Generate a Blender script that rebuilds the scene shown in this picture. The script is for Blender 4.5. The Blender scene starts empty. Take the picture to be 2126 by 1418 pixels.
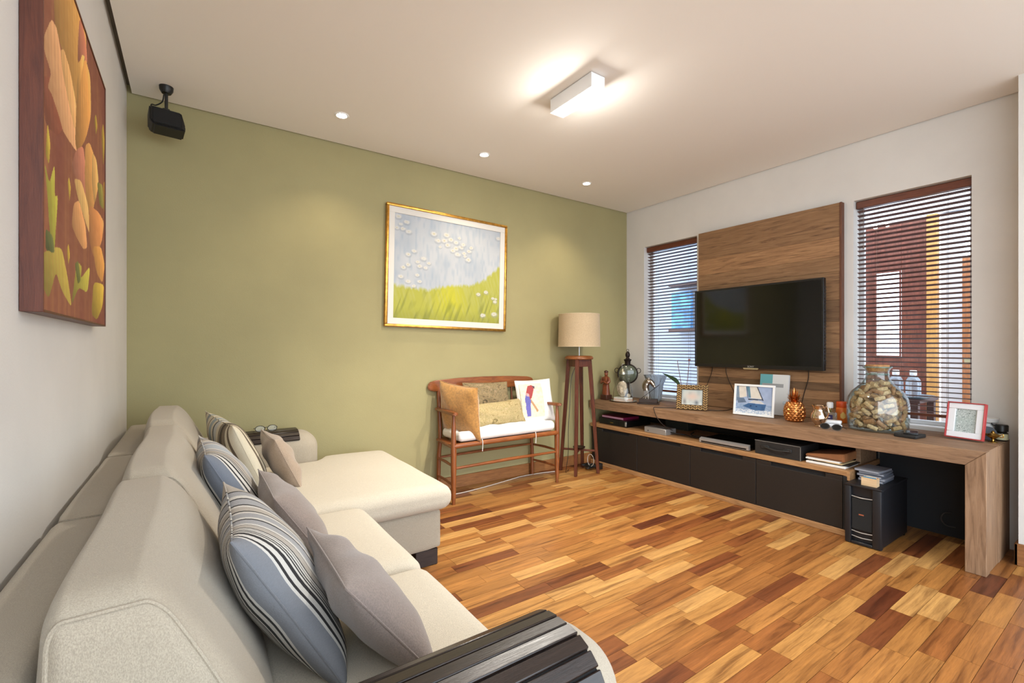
import bpy, bmesh, math, random
import numpy as np
from mathutils import Vector, Matrix

random.seed(7)
rng = np.random.default_rng(11)
SC = bpy.context.scene
COL = SC.collection
PI = math.pi

# ------------------------------------------------------------------ camera, world, lights, exposure
EYE = 1.25
D = 3.6765          # green wall
W = 4.164           # window wall
CE = 2.811          # ceiling
LW = -0.333         # wall behind the sofa
YB = -1.2           # the room goes on behind the camera and is open there
camd = bpy.data.cameras.new('camera')
camd.sensor_fit = 'HORIZONTAL'
camd.sensor_width = 36.0
camd.lens = 960 / 2126 * 36
camd.shift_y = 12 / 2126
camd.clip_start = 0.03
cam = bpy.data.objects.new('camera', camd)
COL.objects.link(cam)
cam.location = (0, 0, EYE)
cam.rotation_euler = (PI / 2, 0, -math.atan(663 / 960))
SC.camera = cam

SC.view_settings.view_transform = 'Standard'
SC.view_settings.look = 'None'
SC.view_settings.exposure = 0.38
SC.view_settings.gamma = 1.0
SC.view_settings.use_curve_mapping = False

wd = bpy.data.worlds.new('daylight')
SC.world = wd
wd.use_nodes = True
wd.node_tree.nodes['Background'].inputs[0].default_value = (0.80, 0.90, 1.0, 1)
wd.node_tree.nodes['Background'].inputs[1].default_value = 4.0

def spot(name, loc, watts, cone, blend, rgb, radius, target=None):
    l = bpy.data.lights.new(name, 'SPOT')
    l.energy = watts; l.spot_size = math.radians(cone); l.spot_blend = blend
    l.color = rgb; l.shadow_soft_size = radius
    o = bpy.data.objects.new(name, l); COL.objects.link(o)
    o.location = loc
    if target:
        o.rotation_euler = (Vector(target) - Vector(loc)).to_track_quat('-Z', 'Y').to_euler()
    return o

WARM = (1.0, 0.83, 0.60)
DOWN = [(0.825, 3.21), (1.943, 3.21), (3.087, 3.22)]
for k, (x, y) in enumerate(DOWN):
    spot('downlight_beam', (x, y, CE - 0.02), 18, 110, 0.8, WARM, 0.02)
for k in range(3):
    l = bpy.data.lights.new('fixture_bulb_light', 'POINT')
    l.energy = 3; l.color = (1.0, 0.95, 0.88); l.shadow_soft_size = 0.025
    o = bpy.data.objects.new('fixture_bulb_light', l); COL.objects.link(o)
    o.location = (1.905, 1.96 + 0.115 * k, CE - 0.125)
    spot('fixture_beam', (1.905, 1.96 + 0.115 * k, CE - 0.10), 74, 112, 0.9, (1.0, 0.95, 0.86), 0.025, (1.75, 2.10, 0))

# adjustable downlight above the near end of the console, turned towards the green wall
spot('downlight_beam', (2.70, 0.30, CE - 0.03), 130, 66, 0.7, (1.0, 0.90, 0.74), 0.02, (2.45, 3.6, 0.55))

# ------------------------------------------------------------------ small helpers
def lin(c):
    out = []
    for v in c[:3]:
        v = v / 255.0
        out.append(v / 12.92 if v <= 0.04045 else ((v + 0.055) / 1.055) ** 2.4)
    return (*out, 1.0)

MATS = {}
def newmat(name):
    m = bpy.data.materials.new(name); m.use_nodes = True
    nt = m.node_tree
    return m, nt, nt.nodes['Principled BSDF']

def N(nt, kind, **kw):
    n = nt.nodes.new(kind)
    for k, v in kw.items():
        setattr(n, k, v)
    return n

def coords(nt, scale=(1, 1, 1), kind='Object', add=None):
    if kind == 'World':
        src = N(nt, 'ShaderNodeNewGeometry').outputs['Position']
    else:
        src = N(nt, 'ShaderNodeTexCoord').outputs[kind]
    if add is not None:
        a = N(nt, 'ShaderNodeVectorMath', operation='ADD')
        nt.links.new(src, a.inputs[0]); nt.links.new(add, a.inputs[1]); src = a.outputs[0]
    mp = N(nt, 'ShaderNodeMapping')
    mp.inputs['Scale'].default_value = scale
    nt.links.new(src, mp.inputs['Vector'])
    return mp.outputs[0]

def ramp(nt, fac, stops, interp='LINEAR'):
    r = N(nt, 'ShaderNodeValToRGB')
    r.color_ramp.interpolation = interp
    e = r.color_ramp.elements
    while len(e) > 1: e.remove(e[-1])
    e[0].position = stops[0][0]; e[0].color = lin(stops[0][1])
    for p, c in stops[1:]:
        q = e.new(p); q.color = lin(c)
    nt.links.new(fac, r.inputs[0])
    return r.outputs[0]

def noise(nt, vec, scale, detail=4, rough=0.55, dist=0.0):
    n = N(nt, 'ShaderNodeTexNoise')
    n.inputs['Scale'].default_value = scale; n.inputs['Detail'].default_value = detail
    n.inputs['Roughness'].default_value = rough; n.inputs['Distortion'].default_value = dist
    nt.links.new(vec, n.inputs['Vector'])
    return n.outputs['Fac']

def bump(nt, b, height, strength, dist=0.01):
    n = N(nt, 'ShaderNodeBump')
    n.inputs['Strength'].default_value = strength; n.inputs['Distance'].default_value = dist
    nt.links.new(height, n.inputs['Height']); nt.links.new(n.outputs[0], b.inputs['Normal'])

def mat(name, c, rough=0.5, metal=0.0, var=None, bmp=None, emit=None, spec=None, trans=0, coat=0, sheen=0):
    """plain surface: base colour with slight noise variation var=(scale, amount) and relief bmp=(scale, strength)"""
    if name in MATS: return MATS[name]
    m, nt, b = newmat(name)
    b.inputs['Base Color'].default_value = lin(c)
    b.inputs['Roughness'].default_value = rough; b.inputs['Metallic'].default_value = metal
    if spec is not None: b.inputs['Specular IOR Level'].default_value = spec
    if trans: b.inputs['Transmission Weight'].default_value = trans
    if coat: b.inputs['Coat Weight'].default_value = coat; b.inputs['Coat Roughness'].default_value = 0.15
    if sheen: b.inputs['Sheen Weight'].default_value = sheen
    if var:
        f = noise(nt, coords(nt), var[0])
        lo = [max(0, v * (1 - var[1])) for v in c]; hi = [min(255, v * (1 + var[1])) for v in c]
        nt.links.new(ramp(nt, f, [(0.3, lo), (0.7, hi)]), b.inputs['Base Color'])
    if bmp:
        bump(nt, b, noise(nt, coords(nt), bmp[0], 3), bmp[1])
    if emit:
        b.inputs['Emission Color'].default_value = lin(emit[0]); b.inputs['Emission Strength'].default_value = emit[1]
    MATS[name] = m
    return m

def wood(name, stops, stretch=(2, 20, 20), scale=2.2, rough=0.5, bstr=0.25, dist=1.2, coat=0, world=False, fine=True):
    """timber: noise drawn out along the grain; the small value of stretch is the grain direction"""
    if name in MATS: return MATS[name]
    m, nt, b = newmat(name)
    oi = N(nt, 'ShaderNodeObjectInfo')
    mul = N(nt, 'ShaderNodeMath', operation='MULTIPLY'); mul.inputs[1].default_value = 37.0
    nt.links.new(oi.outputs['Random'], mul.inputs[0])
    v = coords(nt, stretch, 'World' if world else 'Object', mul.outputs[0])
    f = noise(nt, v, scale, 7, 0.62, dist)
    nt.links.new(ramp(nt, f, stops), b.inputs['Base Color'])
    b.inputs['Roughness'].default_value = rough
    if coat: b.inputs['Coat Weight'].default_value = coat; b.inputs['Coat Roughness'].default_value = 0.12
    bump(nt, b, noise(nt, v, scale * 2.5, 6, 0.7, dist), bstr, 0.004)
    MATS[name] = m
    return m

def fabric(name, c, var=0.08, weave=420, bstr=0.35, rough=0.92, sheen=0.15, rib=(1, 1, 1)):
    if name in MATS: return MATS[name]
    m, nt, b = newmat(name)
    v = coords(nt, rib)
    f = noise(nt, v, weave, 2, 0.6)
    lo = [x * (1 - var * 1.6) for x in c]; hi = [min(255, x * (1 + var)) for x in c]
    nt.links.new(ramp(nt, f, [(0.35, lo), (0.65, hi)]), b.inputs['Base Color'])
    b.inputs['Roughness'].default_value = rough
    b.inputs['Sheen Weight'].default_value = sheen
    g = noise(nt, coords(nt), 9, 3)
    add = N(nt, 'ShaderNodeMath', operation='MULTIPLY_ADD'); add.inputs[1].default_value = 2.5
    nt.links.new(g, add.inputs[0]); nt.links.new(f, add.inputs[2])
    bump(nt, b, add.outputs[0], bstr, 0.003)
    MATS[name] = m
    return m

def stripes(name, cols, axis=0, width=0.5):
    """woven stripe cloth: cols = [(position 0..1, rgb)] across the given local axis"""
    m, nt, b = newmat(name)
    tc = N(nt, 'ShaderNodeTexCoord')
    sp = N(nt, 'ShaderNodeSeparateXYZ'); nt.links.new(tc.outputs['Object'], sp.inputs[0])
    mr = N(nt, 'ShaderNodeMapRange')
    mr.inputs['From Min'].default_value = -width / 2; mr.inputs['From Max'].default_value = width / 2
    nt.links.new(sp.outputs[axis], mr.inputs['Value'])
    c = ramp(nt, mr.outputs[0], cols[:32], 'CONSTANT')
    f = noise(nt, coords(nt, (1, 1, 6)), 180, 2)
    mx = N(nt, 'ShaderNodeMixRGB', blend_type='MULTIPLY'); mx.inputs[0].default_value = 0.35
    nt.links.new(c, mx.inputs[1]); nt.links.new(f, mx.inputs[2])
    nt.links.new(mx.outputs[0], b.inputs['Base Color'])
    b.inputs['Roughness'].default_value = 0.9
    bump(nt, b, noise(nt, coords(nt), 300, 2), 0.25, 0.003)
    return m

def clear_glass(name, tint=(1, 1, 1), refl=1.0, rough=0.02):
    """thin pane: transparent with Fresnel reflection"""
    if name in MATS: return MATS[name]
    m = bpy.data.materials.new(name); m.use_nodes = True
    nt = m.node_tree; nt.nodes.clear()
    o = N(nt, 'ShaderNodeOutputMaterial'); mx = N(nt, 'ShaderNodeMixShader')
    t = N(nt, 'ShaderNodeBsdfTransparent'); t.inputs[0].default_value = (*tint, 1)
    g = N(nt, 'ShaderNodeBsdfGlossy'); g.inputs['Roughness'].default_value = rough
    lw = N(nt, 'ShaderNodeLayerWeight'); lw.inputs[0].default_value = 0.5
    pw = N(nt, 'ShaderNodeMath', operation='POWER'); pw.inputs[1].default_value = 4.0
    nt.links.new(lw.outputs['Facing'], pw.inputs[0])
    ml = N(nt, 'ShaderNodeMath', operation='MULTIPLY_ADD'); ml.inputs[1].default_value = 0.75 * refl; ml.inputs[2].default_value = 0.04 * refl
    ml.use_clamp = True
    nt.links.new(pw.outputs[0], ml.inputs[0]); nt.links.new(ml.outputs[0], mx.inputs[0])
    nt.links.new(t.outputs[0], mx.inputs[1]); nt.links.new(g.outputs[0], mx.inputs[2])
    nt.links.new(mx.outputs[0], o.inputs[0])
    MATS[name] = m
    return m

def print_mat(name, rough=0.6, dim=1.0):
    """flat print: colours stored on the sheet's vertices"""
    if name in MATS: return MATS[name]
    m, nt, b = newmat(name)
    a = N(nt, 'ShaderNodeVertexColor'); a.layer_name = 'Col'
    g = N(nt, 'ShaderNodeMixRGB', blend_type='MULTIPLY'); g.inputs[0].default_value = 1.0; g.inputs[2].default_value = (dim, dim, dim, 1)
    nt.links.new(a.outputs[0], g.inputs[1]); nt.links.new(g.outputs[0], b.inputs['Base Color'])
    b.inputs['Roughness'].default_value = rough
    MATS[name] = m
    return m

# ------------------------------------------------------------------ mesh helpers
ORG = {}
def finish(name, bm, m, parent=None, loc=None, smooth=True, angle=40):
    """one mesh object; bm is in world space unless the parent was placed with a rotation"""
    org = Vector(loc) if loc is not None else (ORG[parent.name] if parent is not None else Vector((0, 0, 0)))
    if org.length: bmesh.ops.translate(bm, verts=bm.verts, vec=-org)
    bmesh.ops.recalc_face_normals(bm, faces=bm.faces)
    me = bpy.data.meshes.new(name); bm.to_mesh(me); bm.free()
    if smooth:
        me.polygons.foreach_set('use_smooth', [True] * len(me.polygons))
        me.set_sharp_from_angle(angle=math.radians(angle))
    me.materials.append(m)
    o = bpy.data.objects.new(name, me); COL.objects.link(o)
    if parent is not None:
        o.parent = parent
    elif loc is not None:
        o.location = loc
    ORG[o.name] = org
    return o

def tag(o, label, cat, group=None):
    o['label'] = label; o['category'] = cat
    if group: o['group'] = group
    return o

def thing(name, label, cat, loc=(0, 0, 0), mw=None, group=None):
    o = bpy.data.objects.new(name, None); COL.objects.link(o)
    o.empty_display_size = 0.05
    if mw is not None:
        o.matrix_world = mw; ORG[o.name] = Vector((0, 0, 0))
    else:
        o.location = loc; ORG[o.name] = Vector(loc)
    return tag(o, label, cat, group)

def struct(name, bm, m, loc=None, smooth=False):
    o = finish(name, bm, m, None, loc, smooth); o['kind'] = 'structure'
    return o

def BM(): return bmesh.new()

def frame_mw(center, wdir, up):
    """placement with local X along wdir and local Z along up"""
    x = Vector(wdir).normalized(); z = Vector(up); z = (z - x * z.dot(x)).normalized(); y = z.cross(x)
    m = Matrix((x, y, z)).transposed().to_4x4(); m.translation = Vector(center)
    return m

def box(bm, x0, x1, y0, y1, z0, z1, bev=0, seg=1, mw=None):
    m = Matrix.Translation(((x0 + x1) / 2, (y0 + y1) / 2, (z0 + z1) / 2)) @ Matrix.Diagonal((x1 - x0, y1 - y0, z1 - z0, 1))
    if mw is not None: m = mw @ m
    vs = bmesh.ops.create_cube(bm, size=1, matrix=m)['verts']
    if bev:
        es = list({e for v in vs for e in v.link_edges})
        bmesh.ops.bevel(bm, geom=es, offset=bev, segments=seg, affect='EDGES', profile=0.5)

def lathe(bm, prof, c=(0, 0, 0), seg=24, mw=None, sx=1, sy=1):
    rings = []
    for r, z in prof:
        if r < 1e-5:
            p = Vector((c[0], c[1], c[2] + z)); rings.append([bm.verts.new(mw @ p if mw else p)])
        else:
            ring = []
            for k in range(seg):
                a = 2 * PI * k / seg
                p = Vector((c[0] + sx * r * math.cos(a), c[1] + sy * r * math.sin(a), c[2] + z))
                ring.append(bm.verts.new(mw @ p if mw else p))
            rings.append(ring)
    for a, b in zip(rings, rings[1:]):
        for k in range(seg):
            j = (k + 1) % seg
            if len(a) == 1 and len(b) == 1: continue
            if len(a) == 1: bm.faces.new((a[0], b[j], b[k]))
            elif len(b) == 1: bm.faces.new((a[k], a[j], b[0]))
            else: bm.faces.new((a[k], a[j], b[j], b[k]))
    return rings

def tube(bm, pts, r, seg=8, closed=False):
    pts = [Vector(p) for p in pts]
    n = len(pts)
    rs = r if isinstance(r, (list, tuple)) else [r] * n
    rings = []; prev = None
    for i, p in enumerate(pts):
        if closed: t = (pts[(i + 1) % n] - pts[i - 1]).normalized()
        else: t = (pts[min(i + 1, n - 1)] - pts[max(i - 1, 0)]).normalized()
        if prev is None:
            a = Vector((0, 0, 1)) if abs(t.z) < 0.9 else Vector((1, 0, 0))
            u = t.cross(a).normalized()
        else:
            u = (prev - t * prev.dot(t)).normalized()
        prev = u; w = t.cross(u)
        rings.append([bm.verts.new(p + rs[i] * (u * math.cos(2 * PI * k / seg) + w * math.sin(2 * PI * k / seg))) for k in range(seg)])
    pairs = list(zip(rings, rings[1:])) + ([(rings[-1], rings[0])] if closed else [])
    for a, b in pairs:
        for k in range(seg):
            j = (k + 1) % seg
            bm.faces.new((a[k], a[j], b[j], b[k]))
    if not closed:
        bm.faces.new(rings[0]); bm.faces.new(rings[-1])

def curve_pts(pts, n=8):
    """Catmull-Rom through pts"""
    P = [Vector(p) for p in pts]; out = []
    for i in range(len(P) - 1):
        p0 = P[max(i - 1, 0)]; p1 = P[i]; p2 = P[i + 1]; p3 = P[min(i + 2, len(P) - 1)]
        for k in range(n):
            t = k / n
            out.append(0.5 * ((2 * p1) + (p2 - p0) * t + (2 * p0 - 5 * p1 + 4 * p2 - p3) * t * t + (3 * p1 - p0 - 3 * p2 + p3) * t ** 3))
    out.append(P[-1])
    return out

def prism(bm, poly, axis, a, b):
    """poly of 2-D points extruded along axis ('x','y','z') from a to b"""
    def P(q, t):
        return {'x': (t, q[0], q[1]), 'y': (q[0], t, q[1]), 'z': (q[0], q[1], t)}[axis]
    A = [bm.verts.new(P(q, a)) for q in poly]; B = [bm.verts.new(P(q, b)) for q in poly]
    bm.faces.new(A); bm.faces.new(B)
    for i in range(len(poly)):
        j = (i + 1) % len(poly)
        bm.faces.new((A[i], A[j], B[j], B[i]))

def softbox(bm, x0, x1, y0, y1, z0, z1, r, cuts=14, fn=None):
    """box with a big rounding radius and many faces, then deformed by fn(Vector)"""
    c = Vector(((x0 + x1) / 2, (y0 + y1) / 2, (z0 + z1) / 2)); h = Vector((x1 - x0, y1 - y0, z1 - z0)) / 2
    t = bmesh.new()
    bmesh.ops.create_cube(t, size=2)
    bmesh.ops.subdivide_edges(t, edges=t.edges, cuts=cuts, use_grid_fill=True)
    for v in t.verts:
        p = Vector((math.copysign(abs(v.co[i]) ** 0.75, v.co[i]) * h[i] for i in range(3)))
        q = Vector((max(-(h[i] - r), min(h[i] - r, p[i])) for i in range(3)))
        d = p - q
        if d.length > 1e-6: p = q + d.normalized() * r
        p = c + p
        v.co = fn(p) if fn else p
    me = bpy.data.meshes.new('tmp'); t.to_mesh(me); t.free(); bm.from_mesh(me); bpy.data.meshes.remove(me)

def pillow(bm, w, h, t, n=28, pinch=0.07, seed=0, wr=0.006, sag=0.0):
    """knife-edge cushion in local space: X width, Z height, Y thickness, middle at the origin"""
    rr = np.random.default_rng(seed)
    ph = rr.uniform(0, 6.28, 8); fr = rr.uniform(3, 9, (8, 2))
    V = {}
    for side in (-1, 1):
        for i in range(n + 1):
            for j in range(n + 1):
                edge = i in (0, n) or j in (0, n)
                if edge and side == 1: V[(1, i, j)] = V[(-1, i, j)]; continue
                s = math.sin((2 * i / n - 1) * PI / 2); q = math.sin((2 * j / n - 1) * PI / 2)
                x = w / 2 * s * (1 - pinch * (1 - q * q)); z = h / 2 * q * (1 - pinch * (1 - s * s))
                th = ((1 - abs(s) ** 2.6) * (1 - abs(q) ** 2.6)) ** 0.55 * t / 2
                k = sum(math.sin(fr[a, 0] * s + fr[a, 1] * q + ph[a] + side) for a in range(8)) / 8
                y = side * (th + wr * k * min(1, th * 30)) - sag * (1 - s * s)
                z -= 0.12 * t * (1 - s * s) * max(0, q) * 0.3
                V[(side, i, j)] = bm.verts.new((x, y, z))
    for side in (-1, 1):
        for i in range(n):
            for j in range(n):
                bm.faces.new((V[(side, i, j)], V[(side, i + 1, j)], V[(side, i + 1, j + 1)], V[(side, i, j + 1)]))

def piping(bm, w, h, pinch=0.07, r=0.003, n=24):
    pts = []
    for k in range(n): q = -1 + 2 * k / n; pts.append((w / 2 * (1 - pinch * (1 - q * q)), 0, h / 2 * q))
    for k in range(n): q = 1 - 2 * k / n; pts.append((w / 2 * q, 0, h / 2 * (1 - pinch * (1 - q * q))))
    for k in range(n): q = 1 - 2 * k / n; pts.append((-w / 2 * (1 - pinch * (1 - q * q)), 0, h / 2 * q))
    for k in range(n): q = -1 + 2 * k / n; pts.append((w / 2 * q, 0, -h / 2 * (1 - pinch * (1 - q * q))))
    tube(bm, pts, r, 5, closed=True)

def sheet(name, origin, ud, vd, nx, ny, fn, m, parent=None):
    """printed sheet: nx*ny grid from origin along ud and vd; fn(S,T)->rgb 0..255 arrays"""
    O = np.array(origin, float); U = np.array(ud, float); Vv = np.array(vd, float)
    s, t = np.meshgrid(np.linspace(0, 1, nx), np.linspace(0, 1, ny))
    P = O + s[..., None] * U + t[..., None] * Vv
    if parent is not None: P = P - np.array(ORG[parent.name])
    i = (np.arange(ny - 1)[:, None] * nx + np.arange(nx - 1)).ravel()
    F = np.stack([i, i + 1, i + 1 + nx, i + nx], 1)
    me = bpy.data.meshes.new(name)
    me.from_pydata(P.reshape(-1, 3).tolist(), [], F.tolist())
    rgb = np.clip(fn(s, t), 0, 255) / 255.0
    rgb = np.where(rgb <= 0.04045, rgb / 12.92, ((rgb + 0.055) / 1.055) ** 2.4)
    a = me.color_attributes.new('Col', 'FLOAT_COLOR', 'POINT')
    c = np.ones((nx * ny, 4), np.float32); c[:, :3] = rgb.reshape(-1, 3)
    a.data.foreach_set('color', c.ravel())
    me.materials.append(m)
    o = bpy.data.objects.new(name, me); COL.objects.link(o)
    if parent is not None: o.parent = parent
    ORG[o.name] = ORG[parent.name] if parent is not None else Vector((0, 0, 0))
    return o

def inside(S, T, poly):
    r = np.zeros(S.shape, bool); n = len(poly)
    for i in range(n):
        x1, y1 = poly[i]; x2, y2 = poly[(i + 1) % n]
        if y1 == y2: continue
        c = ((y1 > T) != (y2 > T)) & (S < (x2 - x1) * (T - y1) / (y2 - y1) + x1)
        r ^= c
    return r

def smooth_noise(S, T, fx, fy, seed):
    g = np.random.default_rng(seed).uniform(0, 1, (int(fy) + 3, int(fx) + 3))
    x = S * fx; y = T * fy
    i = np.floor(x).astype(int); j = np.floor(y).astype(int)
    u = x - i; v = y - j; i = i % (int(fx) + 2); j = j % (int(fy) + 2); u = u * u * (3 - 2 * u); v = v * v * (3 - 2 * v)
    return (g[j, i] * (1 - u) + g[j, i + 1] * u) * (1 - v) + (g[j + 1, i] * (1 - u) + g[j + 1, i + 1] * u) * v

def mixc(base, c, a):
    return base * (1 - a[..., None]) + np.array(c, float) * a[..., None]

def text_mesh(body, size, depth):
    cu = bpy.data.curves.new('lettering', 'FONT'); cu.body = body; cu.size = size; cu.extrude = depth
    cu.align_x = 'CENTER'
    o = bpy.data.objects.new('lettering', cu); COL.objects.link(o)
    dg = bpy.context.evaluated_depsgraph_get()
    me = bpy.data.meshes.new_from_object(o.evaluated_get(dg))
    bpy.data.objects.remove(o); bpy.data.curves.remove(cu)
    return me

# ------------------------------------------------------------------ materials of the setting
m_white = mat('white_plaster', (214, 210, 204), 0.85, bmp=(160, 0.06), var=(3, 0.015))
m_ceil = mat('ceiling_paint', (240, 236, 230), 0.9, bmp=(200, 0.03))
m_green = mat('sage_paint', (155, 146, 104), 0.75, bmp=(140, 0.08), var=(2.5, 0.02))
m_gap = mat('shadow_gap', (120, 110, 98), 0.9)
m_joint = mat('floor_joint', (60, 36, 20), 0.9)
m_skirt = wood('skirting_wood', [(0.3, (122, 78, 42)), (0.7, (160, 108, 62))], (2, 2, 25), 3, 0.45)

# ------------------------------------------------------------------ room shell
bm = BM(); box(bm, LW - .05, W + .1, YB, D + .05, -0.12, -0.016)
floor = struct('floor', bm, m_joint)

# oak-coloured parquet strips
def plank_material(island):
    m, nt, b = newmat('parquet_strip' + ('_rest' if island else ''))
    geo = N(nt, 'ShaderNodeNewGeometry')
    if island:
        rnd = geo.outputs['Random Per Island']
        base = ramp(nt, rnd, PAL_STOPS, 'CONSTANT')
    else:
        oi = N(nt, 'ShaderNodeObjectInfo'); rnd = oi.outputs['Random']; base = oi.outputs['Color']
    mul = N(nt, 'ShaderNodeMath', operation='MULTIPLY'); mul.inputs[1].default_value = 53.0
    nt.links.new(rnd, mul.inputs[0])
    v = coords(nt, (.9, 13, 1), 'World', mul.outputs[0])
    f = noise(nt, v, 2.4, 6, 0.6, 0.7)
    g = noise(nt, coords(nt, (3, 60, 1), 'World', mul.outputs[0]), 4, 4, 0.7, 0.4)
    r1 = ramp(nt, f, [(0.30, (120, 92, 74)), (0.48, (212, 205, 198)), (0.72, (255, 250, 240))])
    r2 = ramp(nt, g, [(0.3, (205, 195, 188)), (0.6, (255, 255, 255))])
    mx = N(nt, 'ShaderNodeMixRGB', blend_type='MULTIPLY'); mx.inputs[0].default_value = 0.85
    nt.links.new(base, mx.inputs[1]); nt.links.new(r1, mx.inputs[2])
    mx2 = N(nt, 'ShaderNodeMixRGB', blend_type='MULTIPLY'); mx2.inputs[0].default_value = 0.7
    nt.links.new(mx.outputs[0], mx2.inputs[1]); nt.links.new(r2, mx2.inputs[2])
    nt.links.new(mx2.outputs[0], b.inputs['Base Color'])
    b.inputs['Roughness'].default_value = 0.33
    bump(nt, b, g, 0.06, 0.002)
    return m

PAL = [(200, 148, 84), (188, 132, 72), (212, 164, 100), (172, 116, 62), (180, 126, 68), (160, 102, 55), (146, 88, 48), (130, 75, 42), (110, 59, 35), (164, 108, 57)]
PWT = [.15, .14, .13, .13, .13, .10, .08, .05, .02, .07]
PAL_STOPS = []
acc = 0
for c, w_ in zip(PAL, PWT):
    PAL_STOPS.append((acc, c)); acc += w_
m_plank = plank_material(False); m_plank_rest = plank_material(True)
bm = BM(); box(bm, -.5, .5, -.5, .5, -1, 0)
plank_me = bpy.data.meshes.new('plank'); bm.to_mesh(plank_me); bm.free(); plank_me.materials.append(m_plank)
PW = 0.0872
planks = []
row = 0; y = D - 0.004
while y > YB:
    x = LW + 0.0 - random.uniform(0, 0.4)
    while x < W:
        L = random.choice((.405, .41, .415, .42, .42, .50, .34))
        a, b_ = max(x, LW), min(x + L, W)
        if b_ - a > 0.03: planks.append((a, b_, y - PW, y))
        x += L
    y -= PW
S_, C_ = math.sin(math.atan(663 / 960)), math.cos(math.atan(663 / 960))
def seen(p):
    x = (p[0] + p[1]) / 2; y = (p[2] + p[3]) / 2
    d = S_ * x + C_ * y; r = C_ * x - S_ * y
    if d < 0.3: return 9e9
    u = 1063 + 960 * r / d; v = 721 + 960 * EYE / d
    if u < 560 or u > 2210 or v > 1500: return 9e9
    if x < .66 and y > .5: return 9e9
    if y > 2.45 and x < 1.14: return 9e9
    if x > 3.6 and (y > 1.3): return 9e9
    return d
planks.sort(key=seen)
rest = BM()
for i, p in enumerate(planks):
    if i < 300 and seen(p) < 9e8:
        o = bpy.data.objects.new('plank', plank_me); COL.objects.link(o); o.parent = floor
        o.location = ((p[0] + p[1]) / 2, (p[2] + p[3]) / 2, random.uniform(-.0006, 0))
        o.scale = (p[1] - p[0] - .0016, PW - .0016, 0.016)
        o.color = lin(random.choices(PAL, PWT)[0])
    else:
        box(rest, p[0] + .0008, p[1] - .0008, p[2] + .0008, p[3] - .0008, -.016, random.uniform(-.0006, 0))
o = finish('remaining_planks', rest, m_plank_rest, floor, smooth=False); o['kind'] = 'stuff'

bm = BM(); box(bm, LW - .12, LW, -0.25, D + .12, -.1, CE + .06)
struct('wall_left', bm, m_white)
bm = BM(); box(bm, LW, W, D, D + .12, -.1, CE + .06)
struct('wall_back', bm, m_green)
WT = 0.16
W1 = (2.763, 3.424); W2 = (0.775, 1.428); WZ0, WZ1 = 0.70, 2.37
bm = BM()
for a, b_ in ((YB, W2[0]), (W2[1], W1[0]), (W1[1], D + .12)):
    box(bm, W, W + WT, a, b_, -.1, CE + .06)
for a, b_ in (W2, W1):
    box(bm, W, W + WT, a, b_, -.1, WZ0); box(bm, W, W + WT, a, b_, WZ1, CE + .06)
struct('wall_right', bm, m_white)
bm = BM(); box(bm, 3.90, W, YB, 0.532, -.05, CE)
struct('wall_pillar', bm, m_white)
bm = BM(); box(bm, LW + .026, W - .012, YB, D - .012, CE, CE + .05)
struct('ceiling', bm, m_ceil)
bm = BM(); box(bm, LW, W, YB, D, CE + .05, CE + .09)
struct('trim_1', bm, m_gap)
bm = BM(); box(bm, LW, W, D - .016, D, 0, .105, .003)
struct('baseboard_back', bm, m_skirt)
bm = BM(); box(bm, 3.885, 3.90, YB, .547, 0, .125, .003); box(bm, 3.885, W, .532, .547, 0, .125, .003)
struct('baseboard_right', bm, m_skirt)
bm = BM(); box(bm, LW, LW + .014, -0.25, D - .016, 0, .105, .003)
struct('baseboard_left', bm, m_skirt)

# ------------------------------------------------------------------ windows with wooden venetian blinds
m_slat = wood('blind_slat', [(0.3, (70, 36, 28)), (0.7, (98, 54, 42))], (20, 2, 20), 3, 0.4, 0.1)
m_rail = wood('blind_rail', [(0.3, (84, 42, 26)), (0.7, (118, 62, 38))], (20, 2, 20), 3, 0.4, 0.1)
m_cord = mat('blind_cord', (120, 100, 92), 0.8)
m_pane = clear_glass('window_glass', (0.97, 0.98, 1.0), 1.0)
m_frame = mat('window_frame', (222, 222, 222), 0.5)
for k, (a, b_) in enumerate((W1, W2)):
    bm = BM()
    x0, x1 = W + WT - .04, W + WT - .005
    for q in ((a, a + .03, WZ0, WZ1), (b_ - .03, b_, WZ0, WZ1), (a + .03, b_ - .03, WZ0, WZ0 + .03), (a + .03, b_ - .03, WZ1 - .03, WZ1)):
        box(bm, x0, x1, q[0], q[1], q[2], q[3], .003)
    wo = struct('window_%d' % (k + 1), bm, m_frame)
    bm = BM(); box(bm, W + WT - .024, W + WT - .020, a + .03, b_ - .03, WZ0 + .03, WZ1 - .03)
    finish('pane', bm, m_pane, wo, smooth=False)

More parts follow.
